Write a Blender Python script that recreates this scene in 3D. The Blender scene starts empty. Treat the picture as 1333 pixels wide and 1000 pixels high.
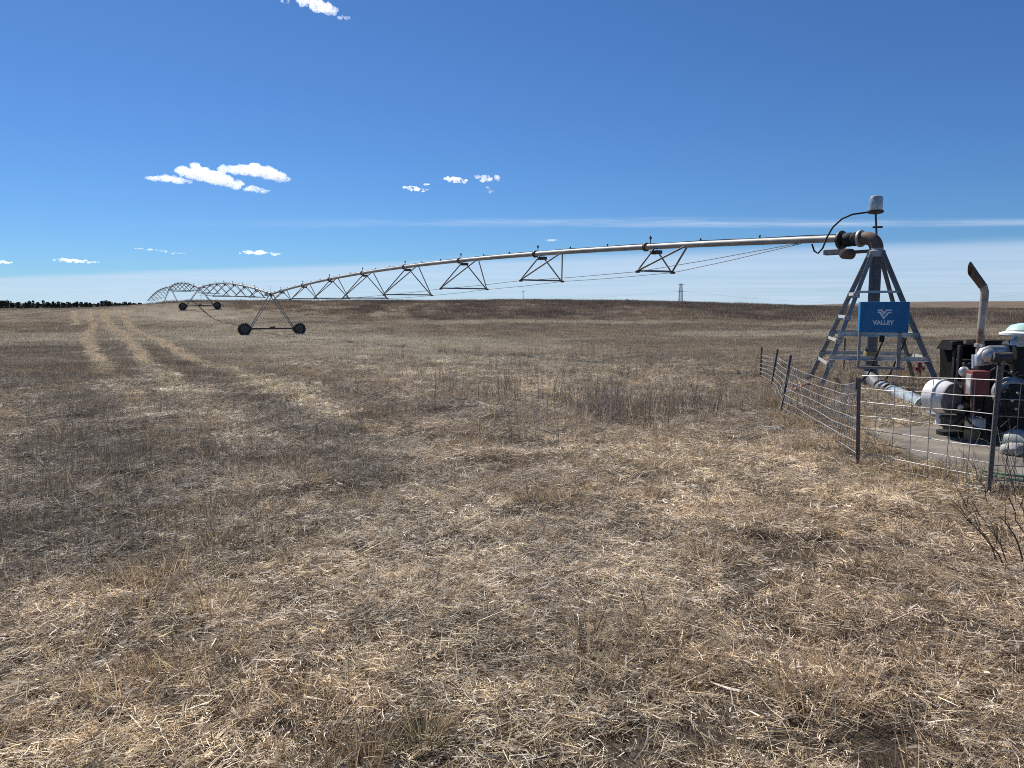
import bpy, bmesh, math, random
import numpy as np
from mathutils import Vector, Matrix

random.seed(7); rng = np.random.default_rng(11)
sc = bpy.context.scene
COL = sc.collection

# ------------------------------------------------------------------ camera, sky, sun, exposure
F = 960.0; CAMZ = 1.75; PITCH = math.atan(102 / F)
cam = bpy.data.cameras.new('camera'); cam.sensor_width = 36; cam.lens = 36 * F / 1333
cam.clip_start = 0.05; cam.clip_end = 60000
cam_o = bpy.data.objects.new('camera', cam); COL.objects.link(cam_o)
cam_o.location = (0, 0, CAMZ); cam_o.rotation_euler = (math.pi / 2 - PITCH, 0, 0)
sc.camera = cam_o

SUN_AZ = math.radians(-33); SUN_EL = math.radians(47)      # azimuth from +Y towards +X
sun = bpy.data.lights.new('sun', 'SUN'); sun.energy = 5.0; sun.angle = math.radians(0.53); sun.color = (1, .955, .89)
sun_o = bpy.data.objects.new('sun', sun); COL.objects.link(sun_o)
sd = Vector((math.sin(SUN_AZ) * math.cos(SUN_EL), math.cos(SUN_AZ) * math.cos(SUN_EL), math.sin(SUN_EL)))
sun_o.rotation_euler = sd.to_track_quat('Z', 'Y').to_euler(); sun_o.location = (0, 0, 30)

W = bpy.data.worlds.new('World'); sc.world = W; W.use_nodes = True
wn, wl = W.node_tree.nodes, W.node_tree.links
def wnode(t, **k):
    n = wn.new(t)
    for a, b in k.items(): setattr(n, a, b)
    return n
def wmath(op, a, b=None, c=None):
    n = wn.new('ShaderNodeMath'); n.operation = op
    for i, v in enumerate((a, b, c)):
        if v is None: continue
        if hasattr(v, 'is_linked'): wl.new(v, n.inputs[i])
        else: n.inputs[i].default_value = v
    return n.outputs[0]
def wramp(v, lo, hi):
    n = wn.new('ShaderNodeMapRange'); n.interpolation_type = 'SMOOTHSTEP'
    wl.new(v, n.inputs['Value']); n.inputs['From Min'].default_value = lo; n.inputs['From Max'].default_value = hi
    return n.outputs[0]
bg = wn['Background']; bg.inputs['Strength'].default_value = 0.07
sky = wnode('ShaderNodeTexSky', sky_type='NISHITA', sun_disc=False)
sky.sun_elevation = SUN_EL; sky.sun_rotation = SUN_AZ; sky.altitude = 1000; sky.air_density = 1.0; sky.dust_density = 0.25; sky.ozone_density = 2.2
tc = wnode('ShaderNodeTexCoord'); sep = wnode('ShaderNodeSeparateXYZ'); wl.new(tc.outputs['Generated'], sep.inputs[0])
zz = wmath('MAXIMUM', sep.outputs[2], 0.012)
px_ = wmath('DIVIDE', sep.outputs[0], zz); py_ = wmath('DIVIDE', sep.outputs[1], zz)      # high thin cloud lies on a plane far above
cmb = wnode('ShaderNodeCombineXYZ'); wl.new(px_, cmb.inputs[0]); wl.new(py_, cmb.inputs[1])
def wnoise(scale, sx, sy, det=6, rough=.6):
    m = wnode('ShaderNodeMapping'); m.inputs['Scale'].default_value = (sx, sy, 1); wl.new(cmb.outputs[0], m.inputs[0])
    n = wnode('ShaderNodeTexNoise'); n.inputs['Scale'].default_value = scale; n.inputs['Detail'].default_value = det; n.inputs['Roughness'].default_value = rough
    wl.new(m.outputs[0], n.inputs['Vector']); return n.outputs[0]
n1 = wnoise(.42, .45, .8); n2 = wnoise(1.1, .5, 1.1, 8, .7); n3 = wnoise(.12, .6, 1.2, 5)
# one long thin streak of high cloud
off = wmath('SUBTRACT', wmath('ADD', py_, wmath('MULTIPLY', wmath('SUBTRACT', n1, .5), .9)), 9.15)
streak = wmath('MULTIPLY', wmath('SUBTRACT', 1.0, wramp(wmath('ABSOLUTE', off), .0, .7)), wmath('MULTIPLY', wramp(n2, .28, .72), .6))
streak = wmath('MULTIPLY', streak, wramp(px_, -5.5, 2.5))
# a wide thin sheet low towards the horizon
edge = wmath('SUBTRACT', wmath('ADD', py_, wmath('MULTIPLY', px_, .55)), wmath('ADD', 14.5, wmath('MULTIPLY', wmath('SUBTRACT', n3, .5), 9.0)))
sheet = wmath('MULTIPLY', wramp(edge, 0.0, 4.0), wmath('ADD', .47, wmath('MULTIPLY', wramp(n3, .3, .7), .25)))
wisps = wmath('MULTIPLY', wramp(n3, .55, .85), wmath('MULTIPLY', wramp(n2, .5, .9), .2))
cov = wmath('MINIMUM', wmath('ADD', wmath('ADD', streak, sheet), wisps), .8)
mixc = wnode('ShaderNodeMix', data_type='RGBA'); wl.new(cov, mixc.inputs['Factor'])
wb = wnode('ShaderNodeVectorMath', operation='MULTIPLY'); wl.new(sky.outputs[0], wb.inputs[0]); wb.inputs[1].default_value = (.365, .615, .93)   # deep clear-air blue
wl.new(wb.outputs[0], mixc.inputs[6]); mixc.inputs[7].default_value = (6.6, 7.8, 9.6, 1)
wl.new(mixc.outputs[2], bg.inputs['Color'])

sc.view_settings.view_transform = 'Standard'; sc.view_settings.look = 'None'
sc.view_settings.exposure = 0.5; sc.view_settings.gamma = 1.0; sc.view_settings.use_curve_mapping = False
sc.cycles.max_bounces = 8; sc.cycles.diffuse_bounces = 3; sc.cycles.transparent_max_bounces = 12; sc.cycles.volume_bounces = 10
sc.cycles.use_denoising = False; sc.cycles.filter_width = 1.0
sc.cycles.use_adaptive_sampling = True; sc.cycles.adaptive_threshold = 0.01

# ------------------------------------------------------------------ pixels -> directions -> places
cp, sp_ = math.cos(PITCH), math.sin(PITCH)
def ray(px, py):
    u, v = px - 666.5, 500 - py
    return Vector((u, F * cp + v * sp_, -F * sp_ + v * cp))
def P(px, py, Y):
    d = ray(px, py); t = Y / d.y
    return Vector((d.x * t, Y, CAMZ + d.z * t))

# ------------------------------------------------------------------ numpy noise
def vnoise(x, y, seed=0):
    xi = np.floor(x).astype(np.int64); yi = np.floor(y).astype(np.int64); xf = x - xi; yf = y - yi
    def h(a, b):
        n = (a * 374761393 + b * 668265263 + seed * 1442695041) & 0xFFFFFFFF
        n = ((n ^ (n >> 13)) * 1274126177) & 0xFFFFFFFF
        return ((n ^ (n >> 16)) & 0xFFFF) / 65535.0
    u = xf * xf * (3 - 2 * xf); v = yf * yf * (3 - 2 * yf)
    return (h(xi, yi) * (1 - u) + h(xi + 1, yi) * u) * (1 - v) + (h(xi, yi + 1) * (1 - u) + h(xi + 1, yi + 1) * u) * v
def fbm(x, y, seed=0, o=4):
    s = 0; a = .5; t = 0
    for i in range(o):
        s = s + a * vnoise(x * 2 ** i, y * 2 ** i, seed + i * 17); t += a; a *= .5
    return s / t

# ------------------------------------------------------------------ terrain heights (metres) by bearing and distance
DK = np.array([0, 10, 20, 40, 62, 85, 104, 125, 145, 175, 240, 400, 700, 1500, 3000, 8000], float)
TK = {  # bearing given as picture column
    -700: [0, -.03, -.1, -.5, -.75, -.5, -.1, .6, 1.2, 1.1, -.5, -2, -1, 6, -8, -60],
    0:    [0, -.03, -.1, -.5, -.75, -.5, -.1, .6, 1.15, 1.1, -.5, -2, -1, 9.5, -8, -60],
    45:   [0, -.03, -.1, -.5, -.75, -.5, -.05, .7, 1.35, 1.2, -.5, -2, -1, 5, -8, -60],
    180:  [0, -.03, -.1, -.5, -.75, -.5, 0., 2.1, 1.5, .2, -1.5, -2, -1.5, 3, -8, -60],
    230:  [0, -.03, -.1, -.5, -.75, -.5, -.1, 3.2, 1.2, -.4, -2.5, -3, -2, 2, -8, -60],
    420:  [0, -.03, -.1, -.5, -.75, -.35, .4, 2.6, 2.4, 1.6, -.5, -3, -2, 2, -8, -60],
    700:  [0, -.02, -.15, -.45, -.55, -.15, .8, 2.1, 2.85, 2.4, -.5, -3, -2, 2, -8, -60],
    820:  [0, 0, -.2, -.45, -.5, -.1, .75, 1.95, 2.7, 2.3, -.5, -3, -2, 2, -8, -60],
    940:  [0, 0, -.2, -.45, -.5, -.1, .6, 1.6, 2.2, 1.9, -.5, -2, 0, 2, -8, -60],
    1060: [0, 0, -.1, -.4, -.45, -.1, .4, 1.1, 1.5, 1.2, -.5, -1, 2.6, 2, -8, -60],
    1185: [0, 0, -.05, -.4, -.45, -.1, .3, .85, 1.15, .8, -.5, 0, 5.3, 3, -8, -60],
    1333: [0, 0, -.05, -.4, -.45, -.1, .3, .85, 1.1, .8, -.5, 0, 5.6, 3, -8, -60],
    1900: [0, 0, -.05, -.4, -.45, -.1, .3, .85, 1.0, .8, -.5, 0, 5.0, 3, -8, -60]}
_th = np.array([math.atan((k - 666.5) / 965) for k in TK]); _tz = np.array(list(TK.values()))
_LD = np.linspace(0, math.log(1 + 8000 / 8.), 420); _DD = 8. * (np.exp(_LD) - 1)
_TT = np.linspace(_th[0], _th[-1], 260)
_a = np.array([np.interp(_DD, DK, r) for r in _tz])
_G = np.array([np.interp(_TT, _th, _a[:, j]) for j in range(len(_DD))]).T
def _blur(g, ax, n):
    k = np.hanning(n + 2)[1:-1]; k /= k.sum()
    pad = [(0, 0), (0, 0)]; pad[ax] = (n // 2, n // 2)
    return np.apply_along_axis(lambda v: np.convolve(v, k, 'valid'), ax, np.pad(g, pad, mode='edge'))
_G = _blur(_blur(_G, 1, 17), 0, 15)
def terrain(x, y, fine=True):
    x = np.asarray(x, float); y = np.asarray(y, float)
    d = np.hypot(x, y); th = np.arctan2(x, np.where(np.abs(y) < 1e-9, 1e-9, y))
    th = np.where(np.abs(th) > math.pi / 2, np.sign(th) * (math.pi - np.abs(th)), th)   # rear mirrors front
    ti = np.clip((th - _TT[0]) / (_TT[1] - _TT[0]), 0, len(_TT) - 1.001); li = np.clip(np.log(1 + d / 8.) / _LD[1], 0, len(_LD) - 1.001)
    a = ti.astype(int); b = li.astype(int); fa = ti - a; fb = li - b
    z = (_G[a, b] * (1 - fa) + _G[a + 1, b] * fa) * (1 - fb) + (_G[a, b + 1] * (1 - fa) + _G[a + 1, b + 1] * fa) * fb
    if fine:
        z = z + (fbm(x / 3.1, y / 3.1, 5, 4) - .5) * .12 + (vnoise(x / 14., y / 14., 9) - .5) * .16 * np.clip(d / 25, 0, 1)
        z = z + (fbm(x / .4, y / .4, 31, 3) - .5) * .085
    return z
def tz(x, y): return float(terrain(x, y))
def ground_at(px, py):
    d = ray(px, py); d = d / d.y
    lo = 0.5
    Y = lo
    while Y < 4000:
        p = (d.x * Y, Y, CAMZ + d.z * Y)
        if p[2] < float(terrain(p[0], p[1], False)): break
        Y *= 1.01
    return Vector((p[0], p[1], tz(p[0], p[1])))

# ------------------------------------------------------------------ materials
def nt(name):
    m = bpy.data.materials.new(name); m.use_nodes = True
    n, l = m.node_tree.nodes, m.node_tree.links
    return m, n, l, n['Principled BSDF']
def pmat(name, c1, c2=None, rough=.5, metal=0., scale=6., bump=.1, lo=.4, hi=.65, spec=.5, coord='Object', stretch=(1, 1, 1)):
    c2 = c2 or tuple(v * .7 for v in c1)
    m, n, l, b = nt(name)
    t = n.new('ShaderNodeTexCoord'); mp = n.new('ShaderNodeMapping'); mp.inputs['Scale'].default_value = stretch
    l.new(t.outputs[coord], mp.inputs[0])
    no = n.new('ShaderNodeTexNoise'); no.inputs['Scale'].default_value = scale; no.inputs['Detail'].default_value = 8; no.inputs['Roughness'].default_value = .65
    l.new(mp.outputs[0], no.inputs['Vector'])
    r = n.new('ShaderNodeMapRange'); r.inputs['From Min'].default_value = lo; r.inputs['From Max'].default_value = hi; l.new(no.outputs[0], r.inputs[0])
    mx = n.new('ShaderNodeMix'); mx.data_type = 'RGBA'; l.new(r.outputs[0], mx.inputs['Factor'])
    mx.inputs[6].default_value = (*c1, 1); mx.inputs[7].default_value = (*c2, 1); l.new(mx.outputs[2], b.inputs['Base Color'])
    b.inputs['Metallic'].default_value = metal; b.inputs['Specular IOR Level'].default_value = spec
    rr = n.new('ShaderNodeMapRange'); rr.inputs['To Min'].default_value = max(rough - .12, .05); rr.inputs['To Max'].default_value = min(rough + .15, 1); l.new(no.outputs[0], rr.inputs[0]); l.new(rr.outputs[0], b.inputs['Roughness'])
    if bump:
        n2_ = n.new('ShaderNodeTexNoise'); n2_.inputs['Scale'].default_value = scale * 6; n2_.inputs['Detail'].default_value = 5; l.new(mp.outputs[0], n2_.inputs['Vector'])
        bp = n.new('ShaderNodeBump'); bp.inputs['Strength'].default_value = bump; bp.inputs['Distance'].default_value = .01; l.new(n2_.outputs[0], bp.inputs['Height']); l.new(bp.outputs[0], b.inputs['Normal'])
    return m
M = dict(
    galv=pmat('galvanised_steel', (.52, .51, .48), (.38, .37, .35), .5, .15, 4, .05),
    pipe=pmat('weathered_pipe', (.40, .39, .35), (.25, .235, .205), .55, .15, 1.2, .05, stretch=(1, 1, 1)),
    leg=pmat('tower_leg_steel', (.30, .295, .275), (.18, .175, .16), .55, .1, 3, .05),
    dark=pmat('dark_steel', (.06, .058, .055), (.11, .085, .065), .6, .2, 8, .1),
    rust=pmat('rusty_iron', (.13, .088, .066), (.21, .155, .12), .75, .2, 9, .25),
    rustpipe=pmat('heat_stained_steel', (.50, .42, .36), (.22, .115, .07), .42, .55, 3, .1, .44, .62),
    black=pmat('black_paint', (.010, .010, .011), (.024, .022, .021), .5, 0, 5, .05, spec=.3),
    grime=pmat('oily_engine_iron', (.010, .010, .010), (.04, .034, .028), .55, .1, 9, .3, spec=.3),
    matte=pmat('dusty_matte_black', (.006, .006, .006), (.016, .014, .013), .9, 0, 6, .1, spec=.08),
    rubber=pmat('rubber', (.018, .018, .018), (.05, .045, .038), .8, 0, 6, .2),
    mud=pmat('muddy_wheel_steel', (.10, .09, .08), (.2, .165, .125), .8, .1, 7, .2),
    white=pmat('white_paint', (.74, .74, .71), (.5, .48, .44), .4, 0, 5, .05, .5, .75),
    alu=pmat('cast_aluminium', (.62, .62, .61), (.34, .33, .32), .38, .7, 9, .2),
    blue=pmat('blue_panel_paint', (.004, .14, .33), (.012, .165, .36), .42, 0, 3, .02),
    letter=pmat('pale_lettering', (.74, .78, .84), (.66, .71, .78), .5, 0, 5, 0),
    bluepipe=pmat('faded_blue_grey_paint', (.19, .27, .33), (.27, .29, .29), .55, .1, 3, .1, .45, .7),
    riser=pmat('riser_paint', (.13, .137, .145), (.075, .07, .065), .6, .05, 3, .1, .45, .7),
    maroon=pmat('maroon_paint', (.16, .028, .022), (.20, .05, .04), .45, 0, 6, .05),
    red=pmat('red_paint', (.2, .018, .02), (.12, .025, .025), .5, 0, 6, .05),
    pale=pmat('pale_green_pipe', (.25, .32, .295), (.33, .345, .315), .5, 0, 4, .1),
    concrete=pmat('concrete', (.21, .18, .14), (.07, .06, .05), .9, 0, 1.7, .6, .38, .68),
    post=pmat('fence_post_paint', (.11, .115, .12), (.16, .13, .105), .6, .2, 9, .2),
    rustpost=pmat('rusty_fence_post', (.14, .065, .045), (.08, .06, .05), .7, .2, 9, .2),
    wire=pmat('fence_wire', (.48, .48, .47), (.2, .18, .16), .5, .3, 3, 0),
    yellow=pmat('faded_yellow', (.34, .26, .10), (.16, .13, .08), .6, 0, 8, .1),
    teal=pmat('pale_teal_plastic', (.42, .62, .60), (.50, .66, .64), .3, 0, 4, 0),
    hose=pmat('green_hose', (.06, .16, .11), (.10, .2, .15), .5, 0, 6, 0),
    sack=pmat('white_sack', (.5, .49, .46), (.3, .28, .25), .8, 0, 8, .4),
    pylon=pmat('far_lattice_steel', (.30, .32, .34), (.22, .24, .26), .6, .2, 2, 0),
    wood=pmat('weathered_timber', (.13, .11, .09), (.2, .17, .14), .85, 0, 3, .2, stretch=(8, 8, 1)),
    bark=pmat('bark', (.05, .042, .034), (.08, .066, .05), .9, 0, 5, .2),
    twig=pmat('dead_stem', (.075, .052, .042), (.14, .10, .075), .85, 0, 9, 0),
    copper=pmat('brass_sprinkler', (.12, .10, .08), (.07, .06, .05), .5, .3, 9, 0),
)

# ------------------------------------------------------------------ mesh builder
class MB:
    def __init__(s): s.v = []; s.f = []
    def add(s, v, f):
        o = len(s.v); s.v += [tuple(p) for p in v]; s.f += [tuple(i + o for i in q) for q in f]; return s
    def box(s, c, size, R=None):
        c = Vector(c); h = Vector(size) / 2; R = R or Matrix.Identity(3)
        v = [c + R @ Vector((a * h.x, b * h.y, d * h.z)) for a in (-1, 1) for b in (-1, 1) for d in (-1, 1)]
        return s.add(v, [(0, 1, 3, 2), (4, 6, 7, 5), (0, 4, 5, 1), (2, 3, 7, 6), (0, 2, 6, 4), (1, 5, 7, 3)])
    def bbox(s, c, size, bev, R=None):
        """box with bevelled edges"""
        bm = bmesh.new(); bmesh.ops.create_cube(bm, size=1)
        for v in bm.verts: v.co = Vector((v.co.x * size[0], v.co.y * size[1], v.co.z * size[2]))
        bmesh.ops.bevel(bm, geom=list(bm.edges), offset=bev, segments=2, affect='EDGES', profile=.5)
        R = R or Matrix.Identity(3); bm.verts.index_update()
        s.add([Vector(c) + R @ v.co for v in bm.verts], [[v.index for v in f.verts] for f in bm.faces]); bm.free(); return s
    def frame(s, d):
        d = Vector(d).normalized(); u = Vector((0, 0, 1)) if abs(d.z) < .95 else Vector((1, 0, 0))
        a = d.cross(u).normalized(); return a, a.cross(d).normalized()
    def tube(s, pts, r, n=10, cap=True):
        pts = [Vector(p) for p in pts]; N = len(pts); rs = r if isinstance(r, (list, tuple)) else [r] * N
        v = []; f = []; a = None
        for i, p in enumerate(pts):
            d = (pts[min(i + 1, N - 1)] - pts[max(i - 1, 0)])
            if a is None: a, b = s.frame(d)
            else:
                dn = d.normalized(); a = (a - dn * a.dot(dn)).normalized(); b = a.cross(dn)
            for k in range(n):
                t = 2 * math.pi * k / n; v.append(p + (a * math.cos(t) + b * math.sin(t)) * rs[i])
        for i in range(N - 1):
            for k in range(n):
                k2 = (k + 1) % n; f.append((i * n + k, i * n + k2, (i + 1) * n + k2, (i + 1) * n + k))
        if cap: f += [tuple(range(n))[::-1], tuple((N - 1) * n + k for k in range(n))]
        return s.add(v, f)
    def lathe(s, p, d, prof, n=20):
        """prof: (radius, height along d)"""
        p = Vector(p); d = Vector(d).normalized()
        a, b = s.frame(d); v = []; f = []
        for r, h in prof:
            for k in range(n):
                t = 2 * math.pi * k / n; v.append(p + d * h + (a * math.cos(t) + b * math.sin(t)) * r)
        for i in range(len(prof) - 1):
            for k in range(n):
                k2 = (k + 1) % n; f.append((i * n + k, i * n + k2, (i + 1) * n + k2, (i + 1) * n + k))
        f += [tuple(range(n))[::-1], tuple((len(prof) - 1) * n + k for k in range(n))]
        return s.add(v, f)
    def angle(s, p0, p1, w=.06, t=.008, ref=None):
        """steel angle bar (L section)"""
        p0, p1 = Vector(p0), Vector(p1); d = (p1 - p0).normalized()
        if ref is None: a, b = s.frame(d)
        else:
            a = Vector(ref); a = (a - d * a.dot(d)).normalized(); b = d.cross(a)
        sec = [(0, 0), (w, 0), (w, t), (t, t), (t, w), (0, w)]
        v = [q + a * x + b * y for q in (p0, p1) for x, y in sec]
        f = [(i, (i + 1) % 6, 6 + (i + 1) % 6, 6 + i) for i in range(6)] + [(5, 4, 3, 0), (3, 2, 1, 0), (6, 9, 10, 11), (6, 7, 8, 9)]
        return s.add(v, f)
    def flat(s, p0, p1, w, t, ref=(0, 0, 1)):
        p0, p1 = Vector(p0), Vector(p1); d = (p1 - p0).normalized(); a = d.cross(Vector(ref)).normalized(); b = a.cross(d)
        v = [q + a * x * w / 2 + b * y * t / 2 for q in (p0, p1) for x, y in ((-1, -1), (1, -1), (1, 1), (-1, 1))]
        return s.add(v, [(0, 1, 5, 4), (1, 2, 6, 5), (2, 3, 7, 6), (3, 0, 4, 7), (3, 2, 1, 0), (4, 5, 6, 7)])
    def build(s, name, mat, parent=None, smooth=None):
        me = bpy.data.meshes.new(name); me.from_pydata(s.v, [], s.f); me.update()
        bm = bmesh.new(); bm.from_mesh(me); bmesh.ops.recalc_face_normals(bm, faces=bm.faces); bm.to_mesh(me); bm.free()
        me.materials.append(M[mat] if isinstance(mat, str) else mat)
        if smooth:
            me.polygons.foreach_set('use_smooth', [True] * len(me.polygons))
            me.set_sharp_from_angle(angle=math.radians(smooth))
        o = bpy.data.objects.new(name, me); COL.objects.link(o)
        if parent:
            o.parent = parent; o.matrix_parent_inverse = Matrix.Translation(parent.location).inverted() if parent.type == 'EMPTY' else Matrix.Identity(4)
        return o
def tag(o, label, cat, group=None):
    o['label'] = label; o['category'] = cat
    if group: o['group'] = group
    return o
def thing(name, loc, label, cat, group=None):
    o = bpy.data.objects.new(name, None); COL.objects.link(o); o.location = loc; o.empty_display_size = .2
    return tag(o, label, cat, group)
def structure(o): o['kind'] = 'structure'; return o
def Rz(a): return Matrix.Rotation(a, 3, 'Z')

# ------------------------------------------------------------------ ground zones (what grows where, in metres on the ground)
def poly(*pp): return np.array([tuple(ground_at(*p))[:2] for p in pp])
def inside(pl, x, y):
    c = np.zeros(x.shape, bool); j = len(pl) - 1
    for i in range(len(pl)):
        xi, yi = pl[i]; xj, yj = pl[j]
        c ^= ((yi > y) != (yj > y)) & (x < (xj - xi) * (y - yi) / (yj - yi + 1e-12) + xi); j = i
    return c
def pdist(pl, x, y, closed=False):
    d = np.full(x.shape, 1e9); n = len(pl)
    for i in range(n if closed else n - 1):
        a = pl[i]; b = pl[(i + 1) % n]; ab = b - a; t = np.clip(((x - a[0]) * ab[0] + (y - a[1]) * ab[1]) / (ab @ ab + 1e-9), 0, 1)
        d = np.minimum(d, np.hypot(x - a[0] - t * ab[0], y - a[1] - t * ab[1]))
    return d
def soft(pl, x, y, w):
    d = pdist(pl, x, y, True); s = np.where(inside(pl, x, y), d, -d)
    s = s + (fbm(x / (w * 1.4), y / (w * 1.4), 71, 4) - .5) * w * 2.6
    return np.clip(s / w * .5 + .5, 0, 1)
Z_PURPLE = [poly((-60, 600), (60, 560), (165, 545), (300, 565), (330, 625), (300, 690), (230, 735), (100, 750), (-60, 740)),
            poly((325, 520), (400, 512), (470, 548), (520, 590), (505, 640), (430, 645), (370, 600)),
            poly((60, 520), (180, 500), (260, 540), (200, 560), (80, 560))]
Z_BROWN = poly((-80, 452), (150, 446), (260, 456), (400, 500), (500, 545), (560, 590), (500, 640), (330, 650), (-80, 640))
Z_TALL = poly((478, 505), (560, 512), (640, 522), (740, 530), (830, 530), (930, 528), (1000, 515), (1010, 560), (900, 562), (820, 556), (740, 566), (640, 566), (560, 556), (500, 530))
Z_TANUP = [poly((40, 745), (200, 740), (250, 690), (330, 640), (380, 640), (360, 700), (370, 790), (230, 800), (60, 800)),
           poly((130, 800), (330, 780), (300, 900), (150, 960), (80, 900))]
Z_ROUGH = poly((480, 455), (700, 450), (980, 455), (985, 500), (820, 512), (600, 500), (480, 485))     # between weeds and tower
Z_LIGHT = poly((195, 402), (300, 405), (450, 432), (640, 445), (620, 480), (480, 470), (330, 452), (230, 425))
Z_YARD = poly((1118, 600), (1000, 500), (1080, 480), (1230, 490), (1400, 540), (1600, 700), (1290, 660))
Z_BARE = [poly((1225, 700), (1285, 700), (1280, 716), (1230, 714)), poly((1240, 684), (1256, 684), (1254, 692), (1240, 690))]
TRACKS = [(poly((130, 404), (145, 425), (165, 440), (182, 462), (215, 495), (262, 530), (300, 560), (335, 600)), .17, .75),
          (poly((160, 404), (172, 430), (205, 445), (250, 468), (325, 495), (400, 525), (470, 560), (525, 585)), .16, .75),
          (poly((115, 403), (122, 425), (112, 440), (128, 470), (160, 510), (185, 545)), .14, .6),
          (poly((96, 405), (99, 424)), .11, .8), (poly((138, 405), (141, 430), (152, 432)), .11, .9)]
def lerp(a, b, t): return a * (1 - t)[..., None] + np.asarray(b) * t[..., None]
def border(x, y):
    """distance past the edge of the irrigated circle (rough prairie beyond)"""
    th = np.arctan2(x, np.maximum(y, .1)); px = 666.5 + 965 * np.tan(np.clip(th, -1.2, 1.2))
    e = np.interp(px, [-600, 0, 150, 200, 300, 420, 520, 700, 900, 1100, 1333, 2000], [190, 185, 160, 125, 112, 100, 94, 90, 88, 86, 84, 82])
    return np.hypot(x, y) - e + (fbm(x / 9, y / 9, 44, 3) - .5) * 14
def zones(x, y):
    """returns ground colour and densities"""
    d = np.hypot(x, y)
    n_big = fbm(x / 6., y / 6., 3, 4); n_mid = fbm(x / 1.7, y / 1.7, 8, 4); n_far = fbm(x / 30., y / 12., 12, 4)
    pale = np.array((.235, .185, .125)); warm = np.array((.2, .152, .102)); grey = np.array((.165, .135, .10)); purple = np.array((.115, .096, .073)); straw = np.array((.40, .335, .24)); prairie = np.array((.098, .076, .054)); light = np.array((.36, .305, .22))
    col = lerp(np.broadcast_to(warm, x.shape + (3,)), pale, np.clip((n_mid - .35) * 2.6, 0, 1))
    col = lerp(col, grey, np.clip((n_big - .5) * 3.5, 0, .8))
    col = lerp(col, light, np.clip((n_far - .5) * 3.2, 0, .7) * np.clip((d - 25) / 20, 0, 1))
    pu = np.zeros(x.shape)
    for z, w in zip(Z_PURPLE, (.75, .55, .8)): pu = np.maximum(pu, soft(z, x, y, w))
    pu = np.clip(pu * (.55 + .9 * n_mid), 0, 1)
    br = soft(Z_BROWN, x, y, 1.2) * np.clip(.5 + n_mid * .8, 0, 1); col = lerp(col, (.14, .112, .082), br * .75)
    col = lerp(col, purple, pu * .85)
    tall = soft(Z_TALL, x, y, .9); rough = soft(Z_ROUGH, x, y, 3.)
    col = lerp(col, (.13, .105, .08), tall * .8)
    col = lerp(col, light, soft(Z_LIGHT, x, y, 6.) * np.clip(.45 + n_mid * .9, 0, 1) * .95)
    tr = np.zeros(x.shape)
    for pl, w, s in TRACKS:
        dd = pdist(pl, x, y) + (fbm(x / .8, y / .8, 91, 3) - .5) * .07
        ww = w * (1 + np.clip((d - 40) / 50, 0, 1) * .5)
        tr = np.maximum(tr, s * np.clip(1.6 - dd / ww, 0, 1) * np.clip((d - 9.5) / 4, .3, 1))
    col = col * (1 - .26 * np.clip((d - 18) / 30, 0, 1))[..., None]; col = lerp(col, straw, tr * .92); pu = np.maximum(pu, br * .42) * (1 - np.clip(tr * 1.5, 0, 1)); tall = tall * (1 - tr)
    b = border(x, y); pr = np.clip(b / 8 + .3, 0, 1)
    pcol = lerp(np.broadcast_to(prairie, x.shape + (3,)), (.175, .134, .09), np.clip((fbm(x / 7., y / 14., 61, 4) - .42) * 3.5, 0, 1))
    col = lerp(col, pcol, pr)
    far = np.clip((d - 300) / 500, 0, 1); col = lerp(col, (.15, .11, .085), far * .8)
    gap_shade = np.clip(1 - (d - 14) / 22, 0, 1) * (1 - pr); shaded_soil = lerp(col, (.062, .047, .035), gap_shade * .8)  # nearby soil colour is darkened to paint in the shade between straws
    bare = np.zeros(x.shape)
    for z in Z_BARE: bare = np.maximum(bare, soft(z, x, y, .12))
    shaded_soil = lerp(shaded_soil, (.36, .24, .13), bare)
    tan = np.zeros(x.shape)
    for z in Z_TANUP: tan = np.maximum(tan, soft(z, x, y, .4))
    tan = np.clip(np.maximum(tan, np.clip((fbm(x / .9, y / .9, 55, 3) - .58) * 6, 0, .6)), 0, 1)
    yard = soft(Z_YARD, x, y, .6)
    return col, dict(purple=pu, tall=tall, rough=rough, track=tr, prairie=pr, bare=bare, tan=tan, yard=yard, n_mid=n_mid, n_big=n_big, shaded_soil=shaded_soil)

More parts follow.
